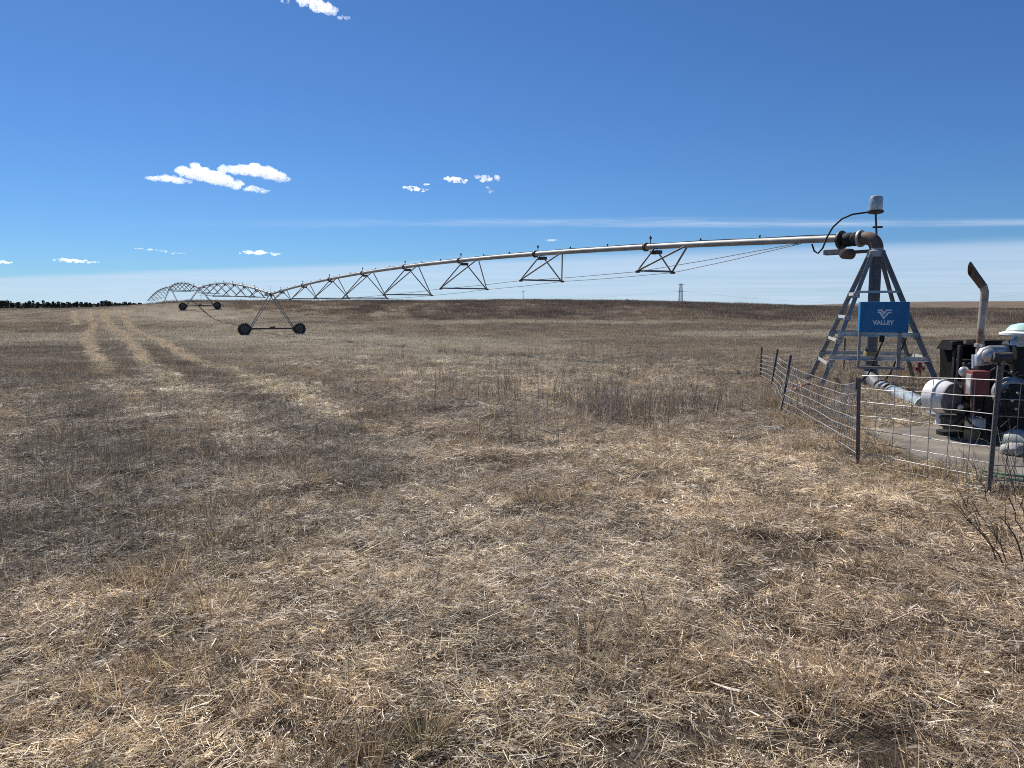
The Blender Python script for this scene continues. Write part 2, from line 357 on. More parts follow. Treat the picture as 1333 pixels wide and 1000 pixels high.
# ------------------------------------------------------------------ ground sheet
def ground_material():
    m, n, l, b = nt('dry_field')
    at = n.new('ShaderNodeAttribute'); at.attribute_name = 'tint'
    t = n.new('ShaderNodeTexCoord')
    def noise(s, det, rough=.65, st=(1, 1, 1)):
        mp = n.new('ShaderNodeMapping'); mp.inputs['Scale'].default_value = st; l.new(t.outputs['Object'], mp.inputs[0])
        q = n.new('ShaderNodeTexNoise'); q.inputs['Scale'].default_value = s; q.inputs['Detail'].default_value = det; q.inputs['Roughness'].default_value = rough; l.new(mp.outputs[0], q.inputs['Vector']); return q.outputs[0]
    a = noise(45, 6, .7); c = noise(7, 6, .7); e = noise(1.1, 8, .75, (.6, 1, 1))
    def mr(v, lo, hi, o0, o1):
        q = n.new('ShaderNodeMapRange'); l.new(v, q.inputs[0]); q.inputs[1].default_value = lo; q.inputs[2].default_value = hi; q.inputs[3].default_value = o0; q.inputs[4].default_value = o1; return q.outputs[0]
    def mul(p, q):
        k = n.new('ShaderNodeMath'); k.operation = 'MULTIPLY'; l.new(p, k.inputs[0]); l.new(q, k.inputs[1]); return k.outputs[0]
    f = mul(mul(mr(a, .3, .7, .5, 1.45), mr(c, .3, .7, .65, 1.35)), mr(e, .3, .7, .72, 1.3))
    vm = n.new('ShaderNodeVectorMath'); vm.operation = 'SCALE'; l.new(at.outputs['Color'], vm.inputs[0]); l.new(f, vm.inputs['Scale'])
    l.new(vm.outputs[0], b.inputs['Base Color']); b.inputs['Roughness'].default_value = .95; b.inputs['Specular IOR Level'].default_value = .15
    bp = n.new('ShaderNodeBump'); bp.inputs['Strength'].default_value = .9; bp.inputs['Distance'].default_value = .05
    ad = n.new('ShaderNodeMath'); ad.operation = 'ADD'; l.new(a, ad.inputs[0]); l.new(c, ad.inputs[1]); l.new(ad.outputs[0], bp.inputs['Height']); l.new(bp.outputs[0], b.inputs['Normal'])
    return m
def make_ground():
    r = [.0]; q = .6
    while q < 9000: r.append(q); q *= 1.024
    r = np.array(r)
    az = np.radians(np.concatenate([np.arange(-46, 46, .2), np.arange(46, 314, 2.)]))
    nr, na = len(r), len(az)
    R, A = np.meshgrid(r[1:], az, indexing='ij')
    X = (R * np.sin(A)).ravel(); Y = (R * np.cos(A)).ravel(); Zt = terrain(X, Y)
    v = np.column_stack([X, Y, Zt]); v = np.vstack([v, [0, 0, tz(0, 0)]])
    idx = np.arange((nr - 1) * na).reshape(nr - 1, na); nxt = np.roll(idx, -1, axis=1)
    quads = np.stack([idx[:-1], idx[1:], nxt[1:], nxt[:-1]], -1).reshape(-1, 4)
    me = bpy.data.meshes.new('ground')
    c = len(v) - 1
    faces = [tuple(map(int, (c, a, b2))) for a, b2 in zip(idx[0], nxt[0])]
    nq = len(quads); nl = nq * 4 + len(faces) * 3
    me.vertices.add(len(v)); me.vertices.foreach_set('co', v.ravel())
    me.loops.add(nl); me.loops.foreach_set('vertex_index', np.concatenate([quads[:, ::-1].ravel(), np.array(faces)[:, ::-1].ravel()]).astype(np.int32))
    me.polygons.add(nq + len(faces)); me.polygons.foreach_set('loop_start', np.concatenate([np.arange(nq) * 4, nq * 4 + np.arange(len(faces)) * 3]).astype(np.int32))
    me.update(calc_edges=True); me.validate()
    col = zones(v[:, 0], v[:, 1])[1]['shaded_soil']
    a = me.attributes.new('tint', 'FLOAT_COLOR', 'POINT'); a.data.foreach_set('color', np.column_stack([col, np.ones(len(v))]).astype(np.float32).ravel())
    me.polygons.foreach_set('use_smooth', [True] * len(me.polygons))
    me.materials.append(ground_material())
    o = bpy.data.objects.new('ground', me); COL.objects.link(o); return structure(o)
make_ground()

# ------------------------------------------------------------------ straw, stubble and weeds: prototypes placed by geometry nodes
def straw_material(name, transl=.3):
    m = bpy.data.materials.new(name); m.use_nodes = True; n, l = m.node_tree.nodes, m.node_tree.links
    for q in list(n): n.remove(q)
    out = n.new('ShaderNodeOutputMaterial'); a = n.new('ShaderNodeAttribute'); a.attribute_name = 'col'
    b = n.new('ShaderNodeAttribute'); b.attribute_type = 'INSTANCER'; b.attribute_name = 'tint'
    mu = n.new('ShaderNodeVectorMath'); mu.operation = 'MULTIPLY'; l.new(a.outputs['Color'], mu.inputs[0]); l.new(b.outputs['Color'], mu.inputs[1])
    d = n.new('ShaderNodeBsdfPrincipled'); l.new(mu.outputs[0], d.inputs['Base Color']); d.inputs['Roughness'].default_value = .6; d.inputs['Specular IOR Level'].default_value = .25
    t = n.new('ShaderNodeBsdfTranslucent'); l.new(mu.outputs[0], t.inputs[0])
    mx = n.new('ShaderNodeMixShader'); mx.inputs[0].default_value = transl; l.new(d.outputs[0], mx.inputs[1]); l.new(t.outputs[0], mx.inputs[2]); l.new(mx.outputs[0], out.inputs[0])
    return m
STRAW = straw_material('dry_straw', .36); STEM = straw_material('dead_weed_stem', .25)
class Blades:
    def __init__(s): s.v = []; s.f = []; s.c = []
    def blade(s, p, d, L, w, bend, col, seg=3):
        """a curved ribbon: p base, d direction, bend = sideways/downward curve"""
        p = np.array(p, float); d = np.array(d, float); d /= np.linalg.norm(d)
        r = rng.normal(size=3); side = np.cross(d, r); side /= np.linalg.norm(side) + 1e-9
        o = len(s.v); bend = np.array(bend)
        for i in range(seg + 1):
            t = i / seg; q = p + d * L * t + bend * L * t * t; ww = w * (1 - .75 * t ** 2) / 2
            s.v += [q - side * ww, q + side * ww]; s.c += [col, col]
            if i < seg: k = o + 2 * i; s.f.append((k, k + 1, k + 3, k + 2))
    def obj(s, name, mat, coll):
        me = bpy.data.meshes.new(name); me.from_pydata([tuple(q) for q in s.v], [], s.f)
        a = me.attributes.new('col', 'FLOAT_COLOR', 'POINT'); a.data.foreach_set('color', np.column_stack([np.array(s.c), np.ones(len(s.c))]).astype(np.float32).ravel())
        me.materials.append(mat); o = bpy.data.objects.new(name, me); coll.objects.link(o); return o
def rdir(el):
    a = rng.uniform(0, 2 * math.pi); return np.array((math.cos(a) * math.cos(el), math.sin(a) * math.cos(el), math.sin(el)))
STRAWC = np.array([(.72, .62, .46), (.64, .53, .36), (.78, .72, .60), (.52, .40, .26), (.56, .48, .38), (.36, .27, .18), (.22, .15, .10), (.68, .55, .33), (.74, .66, .52), (.16, .11, .08)])
def scol(dark=0.):
    c = STRAWC[rng.integers(len(STRAWC))] * rng.uniform(.6, 1.22); return c * (1 - dark)
colls = {}
def proto(key, n, fn, mat):
    c = bpy.data.collections.new('proto_' + key); colls[key] = c
    for i in range(n):
        b = Blades(); fn(b); b.obj(f'{key}_{i}', mat, c)
def p_litter(b):
    main = rng.uniform(0, 6.28)
    for c in range(46):      # small mats of straw that share a lie and a weathering
        r = .36 * math.sqrt(rng.uniform()); a = rng.uniform(0, 6.28); cx, cy = r * math.cos(a), r * math.sin(a); th0 = main + rng.normal(0, .9); shade = rng.choice((.35, .55, .8, 1.0, 1.2, 1.35)); zb = rng.uniform(0, .03); sp = rng.uniform(.015, .05)
        for i in range(int(rng.integers(10, 27))):
            L = rng.uniform(.018, .075) * rng.choice((.6, 1, 1, 1, 1.8)); el = rng.normal(.1, .3)
            if rng.uniform() < .6: th = th0 + rng.normal(0, .55)
            else: th = rng.uniform(0, 6.28)
            b.blade((cx + rng.normal(0, sp), cy + rng.normal(0, sp), zb + rng.uniform(0, .022)), (math.cos(th), math.sin(th), math.sin(el)), L, rng.uniform(.0017, .0043), (*rng.normal(0, .3, 2), rng.normal(-.08, .2)), scol() * shade, 2)
    for i in range(30):
        r = .36 * math.sqrt(rng.uniform()); a = rng.uniform(0, 6.28)
        b.blade((r * math.cos(a), r * math.sin(a), 0), rdir(rng.uniform(.5, 1.4)), rng.uniform(.03, .1), rng.uniform(.002, .004), rng.normal(0, .15, 3), scol(), 2)
    for i in range(9):   # broad curled husks
        r = .33 * math.sqrt(rng.uniform()); a = rng.uniform(0, 6.28)
        b.blade((r * math.cos(a), r * math.sin(a), .02), rdir(rng.uniform(0, .6)), rng.uniform(.03, .09), rng.uniform(.006, .012), (*rng.normal(0, .3, 2), -.15), STRAWC[2] * rng.uniform(.8, 1.15), 3)
def p_tuft(b):
    R = rng.uniform(.04, .11)
    for i in range(int(rng.integers(40, 75))):
        r = R * math.sqrt(rng.uniform()); a = rng.uniform(0, 6.28); el = rng.normal(1.25, .2); d = np.array((math.cos(a) * math.cos(el), math.sin(a) * math.cos(el), math.sin(el)))
        b.blade((r * math.cos(a), r * math.sin(a), -.01), d, rng.uniform(.06, .2), rng.uniform(.002, .004), (math.cos(a) * .15, math.sin(a) * .15, -.12), np.array((.47, .35, .215)) * rng.uniform(.4, 1.4), 3)
def p_stub(b):
    for i in range(75):
        r = .4 * math.sqrt(rng.uniform()); a = rng.uniform(0, 6.28); h = rng.uniform(.06, .22); d = rdir(rng.normal(1.42, .13))
        p = np.array((r * math.cos(a), r * math.sin(a), 0)); c = np.array((.17, .14, .108)) * rng.uniform(.35, 1.6)
        if rng.uniform() < .14: c = scol(.1)
        b.blade(p, d, h, rng.uniform(.002, .0045), rng.normal(0, .06, 3), c, 2)
        for k in range(2): b.blade(p + d * h * rng.uniform(.3, .9), rdir(rng.uniform(.3, 1.2)), h * rng.uniform(.15, .4), .0018, rng.normal(0, .1, 3), c, 1)
def p_tall(b):
    for i in range(22):
        r = .3 * math.sqrt(rng.uniform()); a = rng.uniform(0, 6.28); h = rng.uniform(.25, .62); d = rdir(rng.normal(1.4, .12))
        p = np.array((r * math.cos(a), r * math.sin(a), 0)); c = np.array((.20, .175, .152)) * rng.uniform(.35, 1.5)
        if rng.uniform() < .22: c = scol(.15)
        b.blade(p, d, h, rng.uniform(.004, .008), rng.normal(0, .05, 3), c, 3)
        for k in range(6): b.blade(p + d * h * rng.uniform(.25, .95), rdir(rng.uniform(.5, 1.3)), h * rng.uniform(.12, .35), .0035, rng.normal(0, .1, 3), c, 1)
def p_far(b):
    for i in range(150):
        r = 1.0 * math.sqrt(rng.uniform()); a = rng.uniform(0, 6.28); h = rng.uniform(.05, .2)
        b.blade((r * math.cos(a), r * math.sin(a), -.01), rdir(rng.uniform(.1, 1.3)), h, rng.uniform(.008, .018), rng.normal(0, .15, 3), scol(), 1)
def p_prairie(b):
    for i in range(110):
        r = 1.1 * math.sqrt(rng.uniform()); a = rng.uniform(0, 6.28); h = rng.uniform(.12, .5) * rng.choice((.7, .8, 1))
        c = np.array((.27, .208, .148)) * rng.uniform(.4, 1.4)
        if rng.uniform() < .2: c = scol(.2)
        b.blade((r * math.cos(a), r * math.sin(a), -.02), rdir(rng.normal(1.3, .2)), h, rng.uniform(.012, .03), rng.normal(0, .12, 3), c, 2)
def p_rank(b):   # rank yellowish grass round the fence
    R = .2
    for i in range(90):
        r = R * math.sqrt(rng.uniform()); a = rng.uniform(0, 6.28); el = rng.normal(1.1, .3); d = rdir(el)
        b.blade((r * math.cos(a), r * math.sin(a), -.01), d, rng.uniform(.12, .42), rng.uniform(.003, .006), (d[0] * .5, d[1] * .5, -.35), np.array((.44, .33, .19)) * rng.uniform(.4, 1.3), 4)
proto('litter', 9, p_litter, STRAW); proto('tuft', 6, p_tuft, STRAW); proto('stub', 5, p_stub, STEM); proto('tall', 6, p_tall, STEM)
proto('far', 5, p_far, STRAW); proto('prairie', 5, p_prairie, STEM); proto('rank', 5, p_rank, STRAW)

def gn_group(key):
    g = bpy.data.node_groups.new('scatter_' + key, 'GeometryNodeTree')
    g.interface.new_socket('Geometry', in_out='INPUT', socket_type='NodeSocketGeometry'); g.interface.new_socket('Geometry', in_out='OUTPUT', socket_type='NodeSocketGeometry')
    n, l = g.nodes, g.links; i = n.new('NodeGroupInput'); o = n.new('NodeGroupOutput'); ip = n.new('GeometryNodeInstanceOnPoints')
    ci = n.new('GeometryNodeCollectionInfo'); ci.inputs['Collection'].default_value = colls[key]; ci.inputs['Separate Children'].default_value = True; ci.inputs['Reset Children'].default_value = True
    def na(t, nm):
        q = n.new('GeometryNodeInputNamedAttribute'); q.data_type = t; q.inputs['Name'].default_value = nm; return q.outputs['Attribute']
    l.new(i.outputs[0], ip.inputs['Points']); l.new(ci.outputs[0], ip.inputs['Instance']); ip.inputs['Pick Instance'].default_value = True
    l.new(na('INT', 'idx'), ip.inputs['Instance Index']); l.new(na('FLOAT_VECTOR', 'scl'), ip.inputs['Scale'])
    er = n.new('FunctionNodeEulerToRotation'); l.new(na('FLOAT_VECTOR', 'rot'), er.inputs[0]); l.new(er.outputs[0], ip.inputs['Rotation'])
    l.new(ip.outputs[0], o.inputs[0]); return g
def scatter(name, key, x, y, s, tint, label, zoff=0.):
    n = len(x); z = terrain(x, y) + zoff
    e = .15; sx = (terrain(x + e, y) - terrain(x - e, y)) / (2 * e); sy = (terrain(x, y + e) - terrain(x, y - e)) / (2 * e)
    me = bpy.data.meshes.new(name); me.vertices.add(n); me.vertices.foreach_set('co', np.column_stack([x, y, z]).astype(np.float32).ravel())
    def at(nm, ty, arr, f):
        a = me.attributes.new(nm, ty, 'POINT'); a.data.foreach_set(f, np.ascontiguousarray(arr).ravel())
    at('idx', 'INT', rng.integers(0, len(colls[key].objects), n).astype(np.int32), 'value')
    yaw = rng.uniform(0, 6.283, n)
    # euler XYZ: tilt with the slope then yaw about the up axis (small angles)
    rx = np.arctan(sy) * np.cos(yaw) - np.arctan(sx) * np.sin(yaw); ry = -(np.arctan(sy) * np.sin(yaw) + np.arctan(sx) * np.cos(yaw))
    at('rot', 'FLOAT_VECTOR', np.column_stack([rx, ry, yaw]).astype(np.float32), 'vector')
    at('scl', 'FLOAT_VECTOR', (s if s.ndim == 2 else np.column_stack([s, s, s])).astype(np.float32), 'vector')
    at('tint', 'FLOAT_COLOR', np.column_stack([tint, np.ones(n)]).astype(np.float32), 'color')
    o = bpy.data.objects.new(name, me); COL.objects.link(o); mo = o.modifiers.new('scatter', 'NODES'); mo.node_group = gn_group(key)
    o['kind'] = 'stuff'; tag(o, label, 'grass'); return o
PAD = poly((1124, 568), (1230, 560), (1420, 560), (1560, 660), (1300, 642), (1215, 612))
def field(d0, d1, dens, half=43):
    """random points between two distances, dens per m2"""
    n = int(dens * math.radians(2 * half) / 2 * (d1 ** 2 - d0 ** 2)); d = np.sqrt(rng.uniform(d0 ** 2, d1 ** 2, n)); a = np.radians(rng.uniform(-half, half, n))
    x, y = d * np.sin(a), d * np.cos(a)
    return x, y
FENCE = poly((989, 499), (1003, 512), (1016, 541), (1115, 612), (1285, 652), (1420, 690))
PIPE = np.array([tuple(P(1137, 500, 16.5))[:2], tuple(P(1206, 531, 12.3))[:2], tuple(P(1243, 553, 10.1))[:2]])
def keep(x, y, p):
    m = (rng.uniform(size=len(x)) < p) & ~inside(PAD, x, y); return m
def rel(col, gain=1.):
    base = np.array((.22, .17, .112)); return np.clip(col / base * gain, .25, 2.2)
# flat litter
xs, ys = [], []
for d0, d1, dn in ((1.2, 9, 19), (9, 16, 13), (16, 30, 7)):
    x, y = field(d0, d1, dn); xs.append(x); ys.append(y)
x = np.concatenate(xs); y = np.concatenate(ys); col, z = zones(x, y)
m = keep(x, y, np.clip(.30 + 1.25 * fbm(x / .55, y / .55, 23, 3) - .25, .25, 1) * (1 - .5 * z['purple']) * (1 - .97 * z['bare']) * (1 - .3 * z['tall']) * np.clip(1 - (np.hypot(x, y) - 17) / 14, 0.08, 1))
x, y, col = x[m], y[m], col[m]; d = np.hypot(x, y); tk = z['track'][m]
var = rng.uniform(.75, 1.15, (len(x), 1)) * (.62 + .8 * fbm(x / .5, y / .5, 29, 3))[:, None]
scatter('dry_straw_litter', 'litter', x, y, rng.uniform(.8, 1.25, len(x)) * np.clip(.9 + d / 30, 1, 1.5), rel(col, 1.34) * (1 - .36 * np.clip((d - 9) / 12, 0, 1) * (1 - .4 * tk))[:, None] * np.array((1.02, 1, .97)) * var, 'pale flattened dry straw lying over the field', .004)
# straw pressed into the wheel tracks
xs, ys, ss = [], [], []
for pl, w_, st_k in TRACKS:
    for a_, b_ in zip(pl[:-1], pl[1:]):
        L_ = np.linalg.norm(b_ - a_); n_ = int(L_ * 26); t_ = rng.uniform(0, 1, n_); nn = np.array((-(b_ - a_)[1], (b_ - a_)[0])) / (L_ + 1e-9)
        q_ = a_ + (b_ - a_) * t_[:, None] + nn * (rng.normal(0, .085, n_) + (fbm(t_ * L_ / 3., t_ * 0 + w_ * 90, 7, 3) - .5) * .5)[:, None]
        xs.append(q_[:, 0]); ys.append(q_[:, 1]); ss.append(np.full(n_, st_k))
x = np.concatenate(xs); y = np.concatenate(ys); sk_ = np.concatenate(ss); d = np.hypot(x, y); m = (rng.uniform(size=len(x)) < sk_ * 1.25 * np.clip((d - 9) / 5, .15, 1)) & (rng.uniform(size=len(x)) < np.clip(2.4 - d / 55, .12, 1)); x, y = x[m], y[m]
scatter('wheel_track_straw', 'litter', x, y, rng.uniform(.35, .6, len(x)) * np.clip(np.hypot(x, y) / 32, 1, 1.7), np.array((1.28, 1.26, 1.2)) * rng.uniform(.7, 1.15, (len(x), 1)), 'pale straw pressed into the old wheel tracks', .03)
# upright tan tufts
x, y = field(1.5, 26, 14); col, z = zones(x, y); m = keep(x, y, (.10 + .85 * z['tan'] + .1 * z['rough']) * (1 - z['bare']) * (1 - .6 * z['purple']) * (1 - .9 * np.clip(z['track'] * 1.4, 0, 1))); x, y, col = x[m], y[m], col[m]
scatter('cut_grass_tufts', 'tuft', x, y, rng.uniform(.7, 1.6, len(x)), np.ones((len(x), 3)) * rng.uniform(.7, 1.25, (len(x), 1)), 'short brown cut grass tufts standing in the straw')
# dark short weed stubble
x, y = field(2, 30, 12); col, z = zones(x, y); m = keep(x, y, np.clip(.02 + .95 * z['purple'] + .12 * z['rough'] + .15 * z['yard'] + .6 * np.clip(1 - pdist(FENCE, x, y) / .6, 0, 1), 0, 1)); x, y = x[m], y[m]
scatter('dark_weed_stubble', 'stub', x, y, rng.uniform(.65, 1.2, len(x)), np.ones((len(x), 3)) * rng.uniform(.75, 1.3, (len(x), 1)), 'dark purplish brown weed stubble in patches')
# tall grey weeds
x, y = field(7, 34, 9); col, z = zones(x, y); m = keep(x, y, np.clip(.8 * z['tall'] * np.clip((z['n_mid'] - .36) * 3.6, .08, 1) + .03 * z['rough'] + .12 * z['yard'], 0, 1)); x, y = x[m], y[m]
t = rng.uniform(.7, 1.3, (len(x), 1)) * np.array((1, .98, .96)); ye = fbm(x / .9, y / .9, 77, 3); t = np.where((ye > .6)[:, None], t * np.array((1.7, 1.5, 1.15)), t)
s = rng.uniform(.65, 1.25, len(x))
scatter('tall_dry_weeds', 'tall', x, y, s, t, 'grey brittle weeds standing knee high in a band')
# rank grass near the fence and in the yard
x, y = field(5, 22, 14); col, z = zones(x, y); m = keep(x, y, np.clip(.3 * z['yard'] * (.2 + 1.3 * z['n_mid']) + .75 * np.clip(1 - pdist(FENCE, x, y) / .5, 0, 1), 0, 1)) & ~((pdist(PIPE, x, y) < .7) & (y < 15.5)); x, y = x[m], y[m]
scatter('rank_dry_grass', 'rank', x, y, rng.uniform(.5, 1.05, len(x)), np.ones((len(x), 3)) * rng.uniform(.7, 1.25, (len(x), 1)), 'rank uncut yellow grass round the wire fence')
# middle distance stubble
xs, ys = [], []
for d0, d1, dn in ((15, 32, 12), (32, 50, 6), (50, 100, 1.8), (100, 165, .6)):
    x, y = field(d0, d1, dn, 41); xs.append(x); ys.append(y)
x = np.concatenate(xs); y = np.concatenate(ys); col, z = zones(x, y); m = keep(x, y, (1 - z['prairie']) * .9 * np.clip((np.hypot(x, y) - 14) / 12, 0, 1) * (1 - .7 * z['tall'])); x, y, col = x[m], y[m], col[m]
scatter('field_stubble', 'far', x, y, rng.uniform(.7, 1.3, len(x)) * np.clip(np.hypot(x, y) / 70, .33, 1), rel(col, .76) * rng.uniform(.6, 1.3, (len(x), 1)) * np.array((1.03, 1, .95)), 'pale low stubble across the far field')
x, y = field(75, 190, .9, 41); col, z = zones(x, y); m = keep(x, y, z['prairie'] * np.clip(.3 + fbm(x / 5, y / 5, 15, 3), 0, 1)); x, y = x[m], y[m]
pc = rel(zones(x, y)[0], 1.35)
scatter('prairie_weeds', 'prairie', x, y, rng.uniform(.6, 1.25, len(x)), pc * rng.uniform(.7, 1.25, (len(x), 1)), 'dark brown uncut prairie weeds covering the rise')

# ------------------------------------------------------------------ concrete pad
def slab(pl, z0, z1, name):
    n = len(pl); v = [(a, b, z1) for a, b in pl] + [(a, b, z0) for a, b in pl]
    return MB().add(v, [tuple(range(n))] + [(i, (i + 1) % n, n + (i + 1) % n, n + i) for i in range(n)] + [tuple(range(2 * n - 1, n - 1, -1))]).build(name, 'concrete')
def densify(pl, k=5, j=.03):
    o = []
    for i in range(len(pl)):
        for t in range(k): q = pl[i] * (1 - t / k) + pl[(i + 1) % len(pl)] * t / k; o.append(q + rng.normal(0, j, 2) * (t > 0))
    return np.array(o)
PADZ = max(tz(*p) for p in PAD) + .03
structure(slab(densify(PAD), PADZ - .35, PADZ, 'concrete_pad'))

# ------------------------------------------------------------------ centre pivot machine
PV = P(1137, 400, 16.5); PV.z = 0
T1 = P(353, 383, 62.0); T2 = P(259.5, 375, 104.0); T3 = P(221.5, 373.5, 146.0); T4 = P(193, 391, 190.0)
PTOP = P(1137, 309, 16.5).z
def wheel(mbp, parent, c, roll, axis, r=.6, w=.32):
    """tyre with lugs, rim as sub-part; roll = rolling direction, axis = axle direction"""
    t = MB(); prof = [(r * .58, -w * .32), (r * .75, -w * .5), (r * .9, -w * .46), (r * .95, -w * .2), (r * .95, w * .2), (r * .9, w * .46), (r * .75, w * .5), (r * .58, w * .32)]
    t.lathe(c, axis, prof, 28)
    for k in range(18):
        a = 2 * math.pi * k / 18
        for sgn in (-1, 1):
            a2 = a + (.17 if sgn > 0 else 0); dr = roll * math.cos(a2) + Vector((0, 0, 1)) * math.sin(a2); tg = -roll * math.sin(a2) + Vector((0, 0, 1)) * math.cos(a2)
            R = Matrix((dr, (axis + tg * .45 * sgn).normalized(), tg)).transposed()
            t.box(Vector(c) + dr * r * .955 + axis * sgn * w * .25, (r * .09, w * .5, .055), R)
    ty = t.build('tyre', 'rubber', parent, 40)
    h = MB().lathe(c, axis, [(r * .58, -w * .34), (r * .54, -w * .3), (r * .5, -.02), (.13, -.03), (.12, -w * .5), (.07, -w * .52), (.07, w * .52), (.12, w * .5), (.13, .03), (r * .5, .02), (r * .54, w * .3), (r * .58, w * .34)], 24)
    h.build('rim', 'mud', ty, 40)
    return ty
def wheel_part(parent, c, roll, axis, r): return wheel(None, parent, c, roll, axis, r)

def span(A, B, name_label, group, first=False, n=8, s0=7.05, ds=6.12):
    A, B = Vector(A), Vector(B); h = Vector((B.x - A.x, B.y - A.y, 0)); L = h.length; h = h / L; side = Vector((h.y, -h.x, 0)); UP = Vector((0, 0, 1))
    ARCH = .75; RAD = .084
    def pz(t): return A.z + (B.z - A.z) * t + ARCH * 4 * t * (1 - t)
    def pp(s): t = s / L; return Vector((A.x + h.x * s, A.y + h.y * s, pz(t)))
    drop_t = [0, .12, .24, .355, .47, .585, .7, .82, .93, 1]; drop_v = [.45, .74, 1.0, 1.26, 1.46, 1.5, 1.3, 1.02, .75, .5]
    root = thing('irrigation_span', (A.x, A.y, A.z), name_label, 'irrigation span', group)
    st = [s0 + i * ds for i in range(n)]; st = [s for s in st if s < L - 1.5]
    # pipe sections, joined by flanges next to each truss station
    joints = [.9 if first else .25] + [s + .45 for s in st] + [L - .15]
    for a, b in zip(joints[:-1], joints[1:]):
        if b - a < .3: continue
        m = max(2, int((b - a) / 1.2)); MB().tube([pp(a + (b - a) * i / m) for i in range(m + 1)], RAD, 14).build('pipe_section', 'pipe', root, 40)
    for j, s in enumerate(joints[1:-1]):
        d = (pp(s + .1) - pp(s - .1)).normalized(); MB().lathe(pp(s) - d * .05, d, [(RAD + .012, -.0), (RAD + .05, .012), (RAD + .05, .045), (RAD + .015, .048), (RAD + .015, .052), (RAD + .05, .055), (RAD + .05, .09), (RAD + .012, .1)], 16).build('flange', 'dark' if j % 2 else 'rust', root, 40)
    nodes = []
    for s in st:
        dr = np.interp(s / L, drop_t, drop_v); c = pp(s) - UP * dr
        hw = .5 + .58 * dr; hw = min(max(.92 * dr, .5), 1.38); Ln, Rn = c - side * hw, c + side * hw; nodes.append((Ln, Rn))
        MB().angle(Ln, Rn, .06, .008, UP).build('spreader', 'leg', root)
        br = MB().box(pp(s) - UP * (RAD + .05), (.34, .2, .02), Matrix((h, side, UP)).transposed())
        for e in (-.13, 0, .13): br.box(pp(s) + h * e - UP * (RAD + .09), (.012, .26, .11), Matrix((h, side, UP)).transposed())
        br.build('truss_bracket', 'dark', root)
        for nd, sg in ((Ln, -1), (Rn, 1)):
            MB().angle(nd, pp(s) + h * (.0) + side * sg * .07 - UP * (RAD + .02), .055, .007, h).build('diagonal', 'leg', root)
            MB().angle(nd, pp(s - 1.25) + side * sg * .06 - UP * (RAD - .01), .055, .007, h).build('diagonal', 'leg', root)
            MB().box(nd, (.16, .05, .07), Matrix((h, side, UP)).transposed()).build('gusset', 'dark', root)
    for q, sg in ((0, -1), (1, 1)):
        pts = [pp(2.0 if first else .6) + side * sg * .06 - UP * RAD] + [nd[q] for nd in nodes] + [pp(L - .6) + side * sg * .06 - UP * RAD]
        for a, b in zip(pts[:-1], pts[1:]): MB().tube([a, (a + b) / 2 - UP * .02, b], .0095, 6).build('truss_rod', 'dark', root, 40)
    # electric cable on top of the pipe and sprinklers
    cb = [pp(1.0 + (L - 1.4) * i / 60) + UP * (RAD + .012 + .008 * math.sin(i * 1.7)) + side * .03 for i in range(61)]
    MB().tube(cb, .011, 5).build('power_cable', 'rubber', root, 40)
    s = 3.2; k = 0
    while s < L - 1:
        q = MB(); p = pp(s) + UP * RAD
        if k % 3 == 2:
            q.tube([p, p + UP * .16], .014, 8); q.lathe(p + UP * .14, UP, [(.03, 0), (.04, .03), (.025, .06), (.012, .11)], 8); q.box(p + UP * .2, (.11, .02, .02), Matrix((h, side, UP)).transposed())
        else:
            q.tube([p, p + UP * .05], .018, 8); q.lathe(p + UP * .045, UP, [(.028, 0), (.03, .02), (.012, .045)], 8)
        q.build('sprinkler_outlet', 'copper', root, 40); s += 2.05; k += 1
    return root, h, side
def ztop(s, d): return s
g_spans = 'spans of the centre pivot arm'
_, h1, s1 = span((PV.x, PV.y, PTOP), T1, 'grey irrigation pipe span hung with trusses, joined to the pivot tower', g_spans, True)
_, h2, s2 = span(T1, T2, 'arched irrigation span between the two wheeled towers that stand clear in the field', g_spans, n=7, s0=6.2)
_, h3, s3 = span(T2, T3, 'arched irrigation span beyond the second wheeled tower, reaching the crest', g_spans, n=7, s0=6.2)
_, h4, s4 = span(T3, T4, 'last irrigation span dropping out of sight behind the crest', g_spans, n=7, s0=6.2)

